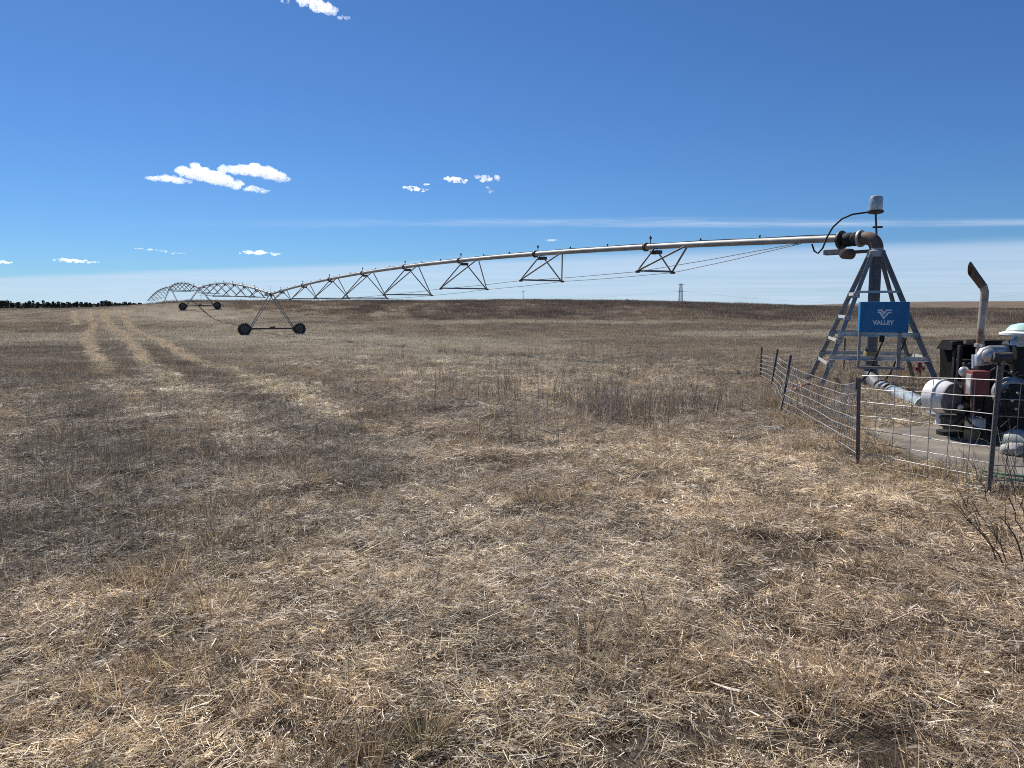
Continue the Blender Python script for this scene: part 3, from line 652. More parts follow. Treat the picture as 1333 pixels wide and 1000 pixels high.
def drive_tower(T, hin, hout, label, wb=4.5, control=True):
    T = Vector(T); h = (hin + hout).normalized(); side = Vector((h.y, -h.x, 0)); UP = Vector((0, 0, 1)); R3 = Matrix((h, side, UP)).transposed()
    gl = T - side * wb / 2; gr = T + side * wb / 2; r = .53
    zl, zr = tz(gl.x, gl.y) + r - .05, tz(gr.x, gr.y) + r - .05
    root = thing('drive_tower', (T.x, T.y, tz(T.x, T.y)), label, 'wheeled tower', 'wheeled towers of the pivot arm')
    bl = Vector((gl.x, gl.y, zl)) + side * .5; br = Vector((gr.x, gr.y, zr)) - side * .5
    MB().tube([bl + UP * .05 - side * .3, br + UP * .05 + side * .3], .085, 12).build('base_beam', 'dark', root, 40)
    for b, sg in ((bl, -1), (br, 1)):
        for e in (-1, 1):
            MB().angle(b + h * e * .05 + UP * .12, T + h * e * .42 - UP * .12 + side * sg * .05, .075, .009, h * e).build('leg', 'leg', root)
        MB().angle(b * .55 + T * .45 - h * .2, b * .55 + T * .45 + h * .2, .05, .007).build('cross_brace', 'leg', root)
    w = MB().bbox(T - UP * .13, (1.0, .3, .06), .01, R3); w.box(T - UP * .04, (.7, .22, .05), R3); w.build('top_bracket', 'dark', root)
    MB().lathe(T - h * .22, h, [(.09, 0), (.14, .03), (.14, .1), (.105, .13), (.11, .3), (.14, .33), (.14, .4), (.09, .44)], 18).build('flexible_joint', 'dark', root, 40)
    if control: MB().bbox(T - side * .45 - h * .3 + UP * .02, (.3, .26, .36), .02, R3).build('control_box', 'galv', root)
    MB().tube([T + UP * .08 + h * .3, T + UP * .75 + h * .3], .012, 6).build('aerial', 'dark', root)
    mid = (bl + br) / 2; MB().bbox(mid + UP * .1, (.26, .42, .26), .03, R3).build('gear_motor', 'dark', root)
    for c, sg in ((Vector((gl.x, gl.y, zl)), -1), (Vector((gr.x, gr.y, zr)), 1)):
        wheel_part(root, c, side, h, r)
        MB().bbox(c + side * (-sg) * .42 + h * .0 + UP * .03, (.28, .4, .3), .04, R3).build('gearbox', 'mud', root)
    return root
drive_tower(T1, h1, h2, 'nearest two-wheeled steel tower carrying the joint of the long span')
drive_tower(T2, h2, h3, 'two-wheeled steel tower up the slope, halfway to the crest', control=False)
drive_tower(T3, h3, h4, 'steel tower on the crest with its wheels hidden in the weeds', control=False)

# pivot tower ------------------------------------------------------------
UP = Vector((0, 0, 1)); YAW = math.radians(-17)
tw = thing('pivot_tower', (PV.x, PV.y, tz(PV.x, PV.y)), 'grey four-legged steel pyramid with a central riser pipe and rusty elbow', 'pivot tower')
Rt = Rz(YAW); ex, ey = Rt @ Vector((1, 0, 0)), Rt @ Vector((0, 1, 0)); A_ = 1.18; TOPZ = P(1137, 328, 16.5).z
base = Vector((PV.x, PV.y, 0)); gz = tz(PV.x, PV.y)
feet = {}; tops = {}
for i, j in ((-1, -1), (1, -1), (1, 1), (-1, 1)):
    f = base + ex * i * A_ + ey * j * A_; f.z = gz + .02; feet[i, j] = f
    tops[i, j] = base + ex * i * .13 + ey * j * .13 + UP * TOPZ
def on_leg(k, z): a, b = feet[k], tops[k]; return a + (b - a) * ((z - a.z) / (b.z - a.z))
for k in feet:
    MB().angle(feet[k], tops[k], .088, .011, -ex * k[0]).build('leg', 'leg', tw)
    MB().box(feet[k], (.24, .24, .03), Rt).build('foot_plate', 'dark', tw)
def brace(k1, k2, z, w=.065): MB().angle(on_leg(k1, z), on_leg(k2, z), w, .008, UP).build('cross_brace', 'galv', tw)
for z in (.50, 1.0, 1.5, 2.0): brace((-1, -1), (-1, 1), gz + z, .07)
for z in (.62, 1.12): brace((-1, -1), (1, -1), gz + z, .09); brace((-1, 1), (1, 1), gz + z, .09); brace((1, -1), (1, 1), gz + z, .08)
brace((-1, -1), (1, -1), gz + 2.05, .05)
for k in feet:
    for z in (.5, .62, 1.0, 1.12, 1.5, 2.0):
        if k[0] > 0 and z in (.5, 1.0, 1.5, 2.0): continue
        q = on_leg(k, gz + z) - ey * .004 * k[1] + ex * .05 * -k[0]; MB().box(q - ey * .012, (.13, .012, .11), Rt).build('gusset_plate', 'galv', tw)
        bo = MB()
        for e in (-.035, .035): bo.lathe(q + ex * e - ey * .018, -ey, [(.013, 0), (.013, .014), (.007, .018)], 6)
        bo.build('bolt_pair', 'rust', tw)
MB().lathe(base + UP * (gz + .1), UP, [(.15, 0), (.15, .62), (.122, .63), (.122, TOPZ - gz - .3), (.15, TOPZ - gz - .28), (.15, TOPZ - gz - .1)], 20).build('riser_pipe', 'riser', tw, 40)
MB().lathe(base + UP * (gz + .55), UP, [(.152, 0), (.155, .01), (.155, .2), (.152, .21)], 20).build('riser_band', 'yellow', tw, 40)
for zf in (gz + .42, gz + 1.25): MB().lathe(base + UP * zf, UP, [(.15, 0), (.2, .005), (.2, .035), (.15, .04)], 20).build('riser_flange', 'dark', tw, 40)
MB().lathe(base + UP * (TOPZ - .12), UP, [(.17, 0), (.19, .02), (.19, .14), (.15, .16), (.145, .2)], 20).build('bearing_collar', 'galv', tw, 40)
MB().box(base + UP * (TOPZ - .1), (.36, .36, .04), Rt).build('head_plate', 'leg', tw)
hp = Vector((T1.x - PV.x, T1.y - PV.y, 0)).normalized(); sp1 = Vector((hp.y, -hp.x, 0))
rad = .26; cz = PTOP - rad
el = [base + UP * (TOPZ - .02)] + [base + hp * rad * (1 - math.cos(t)) + UP * (cz + rad * math.sin(t)) for t in np.linspace(0, math.pi / 2, 10)] + [base + hp * (rad + .1) + UP * PTOP]
MB().tube(el, .145, 20).build('swivel_elbow', 'rust', tw, 45)
e0 = base + hp * (rad + .1) + UP * PTOP
MB().lathe(e0, hp, [(.13, 0), (.19, .005), (.19, .05), (.12, .055), (.12, .1)], 20).build('elbow_flange', 'galv', tw, 40)
MB().lathe(e0 + hp * .1, hp, [(.11, 0), (.15, .03), (.16, .08), (.13, .12), (.16, .17), (.16, .3), (.12, .34), (.1, .38)], 20).build('flexible_coupling', 'rubber', tw, 40)
MB().lathe(e0 + hp * .48, hp, [(.09, 0), (.22, .005), (.22, .05), (.1, .06), (.1, .14)], 20).build('pipe_flange', 'dark', tw, 40)
arm = MB().flat(base + hp * .1 - UP * (.29 - PTOP), base + hp * 1.25 - UP * (.29 - PTOP), .1, .07); arm.build('support_arm', 'rust', tw)
MB().bbox(base + hp * 1.0 + UP * (PTOP - .26) - sp1 * .12, (.42, .12, .12), .015, Matrix((hp, sp1, UP)).transposed()).build('junction_box', 'leg', tw)
MB().lathe(base + hp * .62 + UP * (PTOP - .33) - sp1 * .28, sp1, [(.05, 0), (.11, .01), (.12, .06), (.12, .3), (.08, .34)], 16).build('drive_roller', 'rust', tw, 40)
mt = base + UP * (PTOP - .1); DT = P(1136, 276, 16.5).z
MB().tube([mt, Vector((mt.x - .06, mt.y, DT))], .022, 8).build('mast', 'dark', tw, 40)
MB().box(mt + UP * .32, (.2, .05, .04), Rt).build('mast_clamp', 'dark', tw)
dm = Vector((mt.x - .06, mt.y, DT))
ring = MB().lathe(dm, UP, [(.05, -.05), (.15, -.03), (.165, .0), (.165, .03), (.14, .035)], 20).build('collector_base', 'dark', tw, 40)
MB().lathe(dm + UP * .035, UP, [(.138, 0), (.14, .01), (.138, .24), (.125, .29), (.08, .315), (.0, .325)], 24).build('collector_dome', 'alu', tw, 45)
cab = [dm - sp1 * .1 + hp * .12] + [P(*q) for q in ((1110, 279, 16.6), (1096, 285, 16.75), (1084, 296, 16.85), (1076, 310, 16.9), (1071, 323, 16.9), (1065, 330, 16.95), (1060, 327, 17), (1057, 318, 17.05))]
MB().tube(cab, .02, 8).build('collector_cable', 'rubber', tw, 60)
for q in ((1151, 440), (1180, 440)):
    c0 = P(*q, 15.3); MB().tube([c0, c0 + Vector((-.03, .2, -.35)), c0 + Vector((-.1, .4, -.8)), c0 + Vector((-.18, .6, -1.0))], .018, 6).build('conduit', 'rubber', tw, 60)

# control panel ------------------------------------------------------------
pc = P(1151, 413, 14.95); pw, ph, pd = .905, .62, .3
Rp = Rz(math.radians(-19)); px3, pn = Rp @ Vector((1, 0, 0)), Rp @ Vector((0, -1, 0))
cpn = thing('control_panel', pc - UP * ph / 2, 'blue control cabinet with pale wing emblem and lettering, hung on the pivot tower', 'control panel')
MB().bbox(pc - pn * pd / 2, (pw, pd, ph), .012, Rp).build('cabinet', 'blue', cpn)
MB().bbox(pc + pn * .012, (pw - .012, .024, ph - .012), .008, Rp).build('door', 'blue', cpn)
def logo_pt(zx, zy, off=.026):   # emblem coordinates taken on the panel face
    return pc + px3 * ((zx - 710) / 16.66 * .0139) + UP * ((470 - zy) / 16.66 * .0139) + pn * off
def stroke(pts, w, nm):
    m = MB(); pts = [np.array(p, float) for p in pts]; n = len(pts); Ls, Rs = [], []
    for i in range(n):
        d = pts[min(i + 1, n - 1)] - pts[max(i - 1, 0)]; d /= np.linalg.norm(d); nn = np.array((-d[1], d[0]))
        a = 1.0
        if 0 < i < n - 1:
            d1 = (pts[i] - pts[i - 1]) / np.linalg.norm(pts[i] - pts[i - 1]); a = 1 / max(.45, abs(nn @ np.array((-d1[1], d1[0]))))
        Ls.append(pts[i] + nn * w * a / 2); Rs.append(pts[i] - nn * w * a / 2)
    v = [logo_pt(*q, .026) for q in Ls + Rs] + [logo_pt(*q, .030) for q in Ls + Rs]; f = []
    for i in range(n - 1):
        f += [(2 * n + i, 2 * n + i + 1, 3 * n + i + 1, 3 * n + i), (i, i + 1, 2 * n + i + 1, 2 * n + i), (n + i, 3 * n + i, 3 * n + i + 1, n + i + 1)]
    m.add(v, f).build(nm, 'letter', cpn)
stroke([(556, 352), (612, 352), (693, 492), (796, 358), (862, 358)], 36, 'emblem_outer_wing')
stroke([(553, 300), (650, 300), (694, 385), (752, 302), (864, 302)], 33, 'emblem_inner_wing')
def letters(txt, c, width, height, nm):
    cu = bpy.data.curves.new(nm, 'FONT'); cu.body = txt; cu.align_x = 'CENTER'; cu.align_y = 'CENTER'; cu.offset = .05; cu.extrude = .02; cu.size = 1
    ob = bpy.data.objects.new(nm, cu); COL.objects.link(ob); dg = bpy.context.evaluated_depsgraph_get()
    me = bpy.data.meshes.new_from_object(ob.evaluated_get(dg)); COL.objects.unlink(ob); bpy.data.objects.remove(ob)
    co = np.array([v.co[:] for v in me.vertices]); mn, mx = co.min(0), co.max(0); co = (co - (mn + mx) / 2) / (mx - mn)
    for v, q in zip(me.vertices, co): v.co = c + px3 * (q[0] * width) + UP * q[1] * height + pn * (q[2] * .004)
    me.materials.clear(); me.materials.append(M['letter']); o = bpy.data.objects.new(nm, me); COL.objects.link(o)
    o.parent = cpn; o.matrix_parent_inverse = Matrix.Translation(cpn.location).inverted(); return o
letters('VALLEY', logo_pt(693, 600, .027), 28.5 * .0139, .088, 'lettering')
fr = MB(); q0 = pc - px3 * (pw / 2 - .02) - UP * ph / 2; q1 = pc + px3 * (.3) - UP * ph / 2
fr.flat(q0, q0 - UP * .72, .05, .05, pn).flat(q0 - UP * .72, q0 - UP * .72 + px3 * .85, .05, .05).flat(q1, q1 - UP * .72, .07, .05, pn); fr.build('mounting_frame', 'leg', cpn)
MB().bbox(P(1148, 441, 15.0), (.09, .08, .13), .01, Rp).build('socket_box', 'black', cpn)

# ------------------------------------------------------------------ fence
def tpost(base, top, mat, label):
    base, top = Vector(base), Vector(top); m = MB(); d = (top - base).normalized(); R = None
    a = Vector((0, -1, 0)); a = (a - d * a.dot(d)).normalized(); b = d.cross(a)
    Rm = Matrix((b, a, d)).transposed(); L = (top - base).length; c = (base + top) / 2 - d * .1
    o = thing('fence_post', base, label, 'fence post', 'posts of the wire fence')
    m.box(c + a * .018, (.042, .005, L + .2), Rm).box(c - a * .002, (.006, .036, L + .2), Rm); m.build('shaft', mat, o)
    s = MB()
    for k in range(int(L / .055)): s.box(base + d * (.03 + k * .055) + a * .024, (.016, .008, .02), Rm)
    s.build('studs', mat, o); o.children[1]['kind'] = 'stuff'
    return o
def g(px, py): return ground_at(px, py)
F1 = g(1115, 612); F2 = g(1285, 652)
F1t = P(1117, 492, F1.y - .02); F2t = P(1300, 476, F2.y + .1)
F3 = g(1016, 541); F3t = P(1029, 463, F3.y + .3)
F4 = g(1003, 512); F4t = P(1012, 455, F4.y + .2)
F5 = g(989, 499); F5t = P(991.5, 452, F5.y)
tpost(F1, F1t, 'post', 'dark steel corner post of the wire fence with a rust-brown tip')
tpost(F2, F2t, 'post', 'dark steel fence post standing beside the engine and concrete pad')
tpost(F3, F3t, 'post', 'leaning dark post by the weeds where the wire sags most')
tpost(F4, F4t, 'post', 'slightly tilted dark post between the leaning post and the thin end post')
tpost(F5, F5t, 'post', 'thin upright dark post at the far end of the sagging wire')
B1 = P(1098, 480, 19.5); B1.z = tz(B1.x, B1.y); B2 = P(1225, 480, 19.); B2.z = tz(B2.x, B2.y)
B0 = P(985, 480, 19.6); B3 = P(1420, 480, 18.); B3.z = tz(B3.x, B3.y)
tpost(B1, Vector((B1.x, B1.y, B1.z + 1.0)), 'post', 'dark fence post behind the ladder side of the pivot tower')
tpost(B2, P(1224, 446, 19.), 'rustpost', 'rusty red-brown fence post behind the white air cleaner')
F6 = F2 + Vector((2.3, -.15, 0)); F6.z = tz(F6.x, F6.y)
tip = MB().box(F1t - UP * .06, (.05, .012, .13)); o = tip.build('post_cap', 'rustpost'); tp = [q for q in COL.objects if q.name == 'fence_post'][0]; o.parent = tp; o.matrix_parent_inverse = Matrix.Translation(tp.location).inverted()
HTS = [.05, .16, .28, .41, .55, .69, .83, .97]
def fence(runs, label):
    """runs: list of (p0, p1, height0, height1, sag function)"""
    root = thing('wire_fence', runs[0][0], label, 'wire fence', 'stretches of woven wire fence')
    for p0, p1, h0, h1, lean0, lean1, sag, step in runs:
        L = (p1 - p0).length; n = max(4, int(L / .35)); d = (p1 - p0); nrm = Vector((d.y, -d.x, 0)).normalized()
        def wp(t, hf):
            p = p0.lerp(p1, t); hh = (h0 * (1 - t) + h1 * t) * hf; le = lean0 * (1 - t) + lean1 * t
            k = math.sin(math.pi * t) * sag; gzz = float(terrain(p.x, p.y, False)) if sag else p.z
            w = .012 * math.sin(t * 9 + hf * 5)
            return Vector((p.x, p.y, gzz * .6 + p.z * .4)) + le * hf + nrm * (w + k * .55 * hf) + UP * (hh * (1 - k * .42) + .006 * math.sin(t * 14 + hf * 31))
        for hf in HTS:
            MB().tube([wp(i / n, hf) for i in range(n + 1)], .0040, 5).build('line_wire', 'wire', root, 60)
        ns = int(L / step)
        for i in range(1, ns):
            t = i / ns; MB().tube([wp(t, hf) for hf in HTS], .0036, 4).build('stay_wire', 'wire', root, 60)
    return root
z0 = Vector((0, 0, 0))
def topv(b, t): v = t - b; return Vector((v.x, v.y, 0))
fence([(F1, F2, 1.02, 1.08, z0, topv(F2, F2t), 0.0, .2), (F2, F6, 1.08, 1.05, topv(F2, F2t), z0, 0.03, .2)], 'upright woven wire fence in front of the engine pad')
fence([(F1, F3, .98, .8, z0, topv(F3, F3t), .4, .11)], 'sagging woven wire fence running from the corner post to the leaning post')
fence([(F3, F4, .8, .75, topv(F3, F3t), topv(F4, F4t), .2, .3), (F4, F5, .75, .7, topv(F4, F4t), z0, .1, .3)], 'short slack woven wire fence between the three tilted posts')
B0.z = tz(B0.x, B0.y)
fence([(F5, B1, .7, .85, z0, z0, .06, .4), (B1, B2, .85, .85, z0, z0, .06, .4), (B2, B3, .85, .9, z0, z0, .05, .4)], 'far woven wire fence standing behind the pivot tower legs')

wt = g(1082, 585); wo = thing('wire_tangle', wt, 'heap of loose tangled fence wire at the foot of the sagging fence', 'wire', None)
for k in range(14):
    r_ = random.Random(k + 50); c0 = F1.lerp(F3, r_.uniform(.08, .6)) + Vector((r_.uniform(-.5, -.05), r_.uniform(-.2, .2), 0)); a = r_.uniform(0, 6.28); pts = []
    for i in range(15):
        a += r_.uniform(-.5, .7); c0 = c0 + Vector((math.cos(a) * .07, math.sin(a) * .07, 0)); pts.append(Vector((c0.x, c0.y, tz(c0.x, c0.y) + .06 + .05 * math.sin(i * .45 + k))))
    MB().tube(pts, .0036, 5).build('wire_loop', 'wire', wo, 60)
# ------------------------------------------------------------------ discharge pipe, engine, pump
wp_ = thing('water_pipe', (PV.x, PV.y, gz), 'faded blue-grey water pipe running from the riser foot to the engine pad', 'pipe')
a0 = Vector((PV.x, PV.y, gz + .34)); a1 = P(1147, 505, 15.6); a2 = P(1206, 531, 12.3); a3 = P(1206, 536, 12.2); a4 = P(1243, 553, 10.1)
MB().tube([Vector((PV.x, PV.y, gz + .55)), a0, a0 + (a1 - a0) * .25 - UP * .1, a0 + (a1 - a0) * .6 - UP * .08, a1], .14, 16).build('pipe_elbow', 'riser', wp_, 50)
MB().tube([a1, a2], .152, 18).build('large_pipe', 'bluepipe', wp_, 40)
dd = (a2 - a1).normalized()
for q in (a1, a1 + (a2 - a1) * .24): MB().lathe(q - dd * .03, dd, [(.15, 0), (.178, .005), (.178, .09), (.15, .095)], 18).build('pipe_clamp', 'rustpost', wp_, 40)
MB().lathe(a2 - dd * .02, dd, [(.15, 0), (.2, .004), (.2, .05), (.11, .055), (.09, .2)], 18).build('pipe_flange', 'galv', wp_, 40)
MB().tube([a3 + dd * .05, a4], .085, 14).build('small_pipe', 'bluepipe', wp_, 40)
a5 = P(1248, 556, 9.85); 
MB().bbox(a5, (.3, .3, .24), .05).build('valve_body', 'alu', wp_)
MB().tube([P(1236, 560, 9.6), P(1236, 586, 9.5) * 1.0], .055, 12).build('stand_pipe', 'grime', wp_, 40)
b6 = P(1236, 590, 9.5); b6.z = PADZ + .02
MB().lathe(b6 - UP * .02, UP, [(.17, 0), (.17, .05), (.06, .06)], 14).build('stand_base', 'grime', wp_, 40)
MB().box(P(1206, 560, 12.2) * 1.0 - UP * .1, (.16, .12, .5)).build('pipe_support', 'dark', wp_)
MB().tube([P(1253, 550, 9.5), P(1256, 570, 9.45), P(1247, 584, 9.4), P(1236, 588, 9.35)], .02, 8).build('drain_hose', 'rubber', wp_, 50)

eng0 = P(1300, 590, 9.2); eng0.z = PADZ
en = thing('irrigation_engine', eng0, 'black diesel pump engine with rusty bent exhaust stack on the concrete pad', 'engine')
def ebox(px0, py0, px1, py1, Y, depth, mat, name, bev=.012, yaw=0., parent=None):
    a, b = P(px0, py0, Y), P(px1, py1, Y); c = (a + b) / 2 + Vector((0, depth / 2, 0))
    return MB().bbox(c, (abs(b.x - a.x), depth, abs(a.z - b.z)), bev, Rz(yaw)).build(name, mat, parent or en)
# skid and block
ebox(1232, 584, 1500, 594, 9.1, .8, 'grime', 'skid_rail', .01)
ebox(1262, 500, 1470, 585, 9.35, .55, 'matte', 'engine_block', .04)
ebox(1275, 474, 1450, 502, 9.4, .4, 'black', 'cylinder_head', .03)
for k in range(5): ebox(1268 + k * 15, 506, 1277 + k * 15, 575, 9.3, .1, 'grime', 'block_rib', .01)
# radiator housing: frame with dark core
ra = P(1237, 446, 9.95); rb = P(1400, 575, 9.95)
ebox(1241, 452, 1400, 580, 10.0, .3, 'matte', 'radiator_core', .02)
def rbar(px0, py0, px1, py1, Y, w, nm, mat='black'): MB().bbox((P(px0, py0, Y) + P(px1, py1, Y)) / 2, (w if px0 == px1 else (P(px1, py1, Y) - P(px0, py0, Y)).length, .06, w if py0 == py1 else (P(px1, py1, Y) - P(px0, py0, Y)).length), .008).build(nm, mat, en)
rbar(1240, 452, 1240, 580, 9.92, .05, 'radiator_post'); rbar(1247, 450, 1247, 545, 9.7, .045, 'radiator_post'); rbar(1300, 450, 1300, 545, 9.9, .05, 'radiator_post')
rbar(1246, 469, 1300, 469, 9.72, .028, 'radiator_rail', 'dark'); rbar(1238, 447, 1400, 447, 9.92, .05, 'radiator_rail')
v = [P(1238, 456, 9.9), P(1246, 444, 9.9), P(1400, 443, 9.9), P(1400, 451, 9.9), P(1248, 451, 9.9)]; vb = [q + Vector((0, .35, 0)) for q in v]
MB().add(v + vb, [(0, 1, 2, 3, 4), (9, 8, 7, 6, 5)] + [(i, (i + 1) % 5, 5 + (i + 1) % 5, 5 + i) for i in range(5)]).build('shroud', 'matte', en)
MB().tube([P(1256, 445, 9.55), P(1272, 445.5, 9.55)], [.035, .045], 12).build('header_tank', 'dark', en, 40)
# exhaust stack
pts = [P(*q, 9.4) for q in ((1275, 470), (1276, 445), (1279, 410), (1281.5, 388), (1282, 380), (1280, 373), (1275.5, 367), (1271, 361))]
st_ = MB().tube(pts, .047, 16, cap=False).build('exhaust_stack', 'rustpipe', en, 50)
tp_ = MB().tube([P(1279, 372.5, 9.4), P(1276, 368, 9.4), P(1270, 360, 9.4), P(1264.5, 352.5, 9.4)], [.0485, .0495, .051, .052], 16, cap=False)
axd = (P(1262.2, 349, 9.4) - P(1270, 361, 9.4)).normalized(); cx_ = P(1262.8, 350, 9.4).x
for i_ in range(len(tp_.v) - 16, len(tp_.v)): q_ = Vector(tp_.v[i_]); tp_.v[i_] = tuple(q_ + axd * ((cx_ - q_.x) / axd.x))
tp_.build('exhaust_tip', 'rust', st_, 50)
MB().lathe(P(1275, 452, 9.4), UP, [(.05, 0), (.062, .005), (.062, .04), (.05, .045)], 14).build('exhaust_clamp', 'alu', en, 40)
# turbo and intake pipes
MB().tube([P(*q, 9.15) for q in ((1275, 476), (1275, 466), (1280, 459), (1288, 457), (1300, 457), (1313, 457))], [.05, .055, .062, .068, .07, .066], 14).build('turbo_pipe', 'alu', en, 50)
MB().tube([P(*q, 9.0) for q in ((1291, 464), (1300, 466), (1316, 465))], [.062, .064, .062], 14).build('intake_pipe', 'dark', en, 50)
MB().lathe(P(1289, 463, 9.05), (-.3, -1, .1), [(.05, -.06), (.085, -.04), (.09, .02), (.06, .05), (.02, .06)], 16).build('turbo_housing', 'alu', en, 40)
MB().lathe(P(1315, 462, 9.08), (1, 0, 0), [(.07, 0), (.12, .005), (.12, .045), (.08, .05), (.08, .1)], 18).build('intake_flange', 'grime', en, 40)
MB().tube([P(1318, 455, 9.1), P(1319, 445, 9.1), P(1324, 440, 9.1)], .035, 10).build('intake_riser', 'alu', en, 40)
MB().tube([P(1268, 474, 9.2), P(1286, 473, 9.2)], .03, 10).build('coolant_pipe', 'alu', en, 40)
MB().tube([P(1268, 462, 9.25), P(1268, 480, 9.2)], .028, 10).build('coolant_elbow', 'alu', en, 40)
# precleaner
pcn = P(1333, 439, 9.3)
MB().lathe(pcn, UP, [(.09, -.12), (.09, .0), (.25, .01), (.27, .03), (.27, .055), (.2, .075), (.19, .09)], 24).build('air_precleaner', 'white', en, 40)
MB().lathe(pcn + UP * .09, UP, [(.2, 0), (.15, .06), (.06, .085), (0, .09)], 24).build('precleaner_bowl', 'teal', en, 45)
ebox(1322, 444, 1352, 500, 9.3, .3, 'black', 'air_duct', .05)
# big white air cleaner
ax = Vector((.42, -.9, -.06)).normalized(); cc = P(1228, 517, 9.35)
MB().lathe(cc - ax * .26, ax, [(.06, .06), (.17, .08), (.205, .1), (.21, .12), (.21, .22), (.225, .225), (.225, .245), (.21, .25), (.2, .33), (.19, .36)], 28).build('air_cleaner', 'white', en, 40)
MB().lathe(cc + ax * .10, ax, [(.192, 0), (.192, .02), (.15, .045), (.145, .035), (.08, .05), (.06, .07), (.02, .075)], 28).build('air_cleaner_lid', 'riser', en, 40)  # dark grey on the lid stands in for the shade on that end
MB().tube([cc - UP * .2 - ax * .05, cc - UP * .36 - ax * .05], .035, 10).build('air_cleaner_spout', 'white', en, 40)
MB().box(cc - UP * .26 + Vector((.12, .05, 0)), (.3, .3, .03)).build('air_cleaner_bracket', 'dark', en)
MB().tube([cc + Vector((.1, .1, 0)), cc + Vector((.3, .2, .05)), cc + Vector((.45, .15, .1))], .07, 12).build('air_hose', 'rubber', en, 50)
# maroon control box
bx = P(1272, 499, 8.95); Rb = Rz(math.radians(-8))
mb_ = MB().bbox(bx, (.2, .2, .31), .012, Rb).build('gauge_box', 'maroon', en)
MB().bbox(bx + Rb @ Vector((-.1, -.02, -.01)), (.022, .12, .25), .006, Rb).build('gauge_plate', 'alu', mb_)
MB().tube([P(1266, 517, 9.0), P(1266, 541, 9.0)], .026, 8).build('box_stand', 'rustpost', en, 40)
# small fittings
MB().lathe(P(1255, 484, 9.3), (-.5, -1, .2), [(.03, -.05), (.06, -.04), (.065, .02), (.04, .045), (.015, .05)], 14).build('fuel_pump', 'alu', en, 40)
for q, r_, mt_ in (((1250, 530, 9.2), .035, 'alu'), ((1257, 528, 9.25), .04, 'dark'), ((1250, 541, 9.15), .03, 'grime'), ((1273, 556, 9.1), .045, 'alu')):
    MB().lathe(P(*q), (-.3, -1, 0), [(r_ * .5, -.06), (r_, -.05), (r_, .02), (r_ * .6, .03)], 12).build('fitting', mt_, en, 40)
MB().lathe(P(1318, 512, 8.95), (-.2, -1, 0), [(.1, -.14), (.19, -.12), (.2, -.02), (.17, .0), (.16, .02), (.1, .03)], 22).build('clutch_housing', 'alu', en, 40)
MB().lathe(P(1328, 522, 8.75), (-.1, -1, 0), [(.19, -.06), (.2, -.05), (.2, -.02), (.15, -.015), (.15, .0), (.1, .005), (.06, .03), (.03, .035)], 26).build('pulley', 'grime', en, 40)
for k in range(6):
    a = 1 + k * 1.05; q = P(1328, 522, 8.73) + Vector((math.cos(a) * .11, -.01, math.sin(a) * .11)); MB().lathe(q, (0, -1, 0), [(.016, 0), (.016, .02), (.008, .024)], 8).build('pulley_bolt', 'alu', en)
ebox(1262, 560, 1275, 578, 9.1, .12, 'yellow', 'starter_bracket', .01); ebox(1268, 545, 1284, 560, 9.05, .2, 'alu', 'oil_filter_head', .02)
MB().tube([P(1306, 470, 8.9), P(1303, 500, 8.85), P(1296, 525, 8.85), P(1296, 540, 8.9)], .014, 7).build('dipstick_tube', 'yellow', en, 50)
MB().tube([P(1298, 480, 8.95), P(1312, 484, 8.9), P(1330, 496, 8.85), P(1350, 505, 8.85)], .012, 6).build('fuel_line', 'wood', en, 50)
MB().tube([P(1285, 498, 8.95), P(1296, 492, 8.95), P(1302, 470, 9.0)], .012, 6).build('wiring', 'rubber', en, 50)
MB().tube([P(1258, 545, 9.0), P(1268, 556, 8.9), P(1280, 560, 8.9), P(1290, 575, 8.9), P(1286, 584, 8.8)], .014, 6).build('wiring', 'rubber', en, 50)
MB().tube([P(1270, 566, 8.95), P(1262, 580, 8.9), P(1258, 590, 8.9)], .008, 6).build('wiring', 'maroon', en, 50)

r_ = random.Random(5)
for k in range(12):
    q = [P(1255 + r_.uniform(0, 70), 480 + r_.uniform(0, 90), 9.15)]
    for i in range(4): q.append(q[-1] + Vector((r_.uniform(-.12, .16), r_.uniform(-.05, .03), r_.uniform(-.14, .1))))
    MB().tube(q, r_.choice((.008, .012, .018)), 7).build('engine_hose', r_.choice(('rubber', 'dark', 'grime', 'rust')), en, 60)
for k in range(16):
    q = P(1266 + (k % 8) * 9 + r_.uniform(-1, 1), (506, 545)[k // 8] + r_.uniform(-2, 2), 9.28); MB().lathe(q, (0, -1, 0), [(.014, 0), (.014, .018), (.008, .022)], 6).build('bolt_head', 'dark' if k % 3 else 'alu', en)
MB().tube([P(1318, 500, 8.9), P(1300, 520, 8.92), P(1300, 545, 8.92), P(1318, 560, 8.9), P(1336, 545, 8.9), P(1336, 505, 8.9), P(1318, 500, 8.9)], .013, 6).build('drive_belt', 'rubber', en, 60)
pp_ = thing('pump_pipe', P(1340, 585, 8.4), 'pale green-grey intake pipe with rounded end lying below the engine', 'pipe')
pd0 = P(1306, 572, 8.6); pd1 = P(1420, 592, 8.1)
MB().tube([pd0, pd0 + (pd1 - pd0) * .05, pd0 + (pd1 - pd0) * .14, pd1], [.09, .125, .15, .15], 20).build('pipe_body', 'pale', pp_, 50)
dq = (pd1 - pd0).normalized(); MB().lathe(pd0 + dq * .2, dq, [(.145, 0), (.165, .005), (.165, .05), (.145, .055)], 20).build('pipe_collar', 'alu', pp_, 40)
MB().box(Vector((pd0.x + .35, pd0.y - .1, (PADZ + pd0.z - .1) / 2)), (.1, .2, pd0.z - .1 - PADZ)).build('saddle', 'grime', pp_)
MB().box(Vector((pd0.x + .95, pd0.y - .3, (PADZ + pd0.z - .2) / 2)), (.1, .2, pd0.z - .16 - PADZ)).build('saddle', 'grime', pp_)
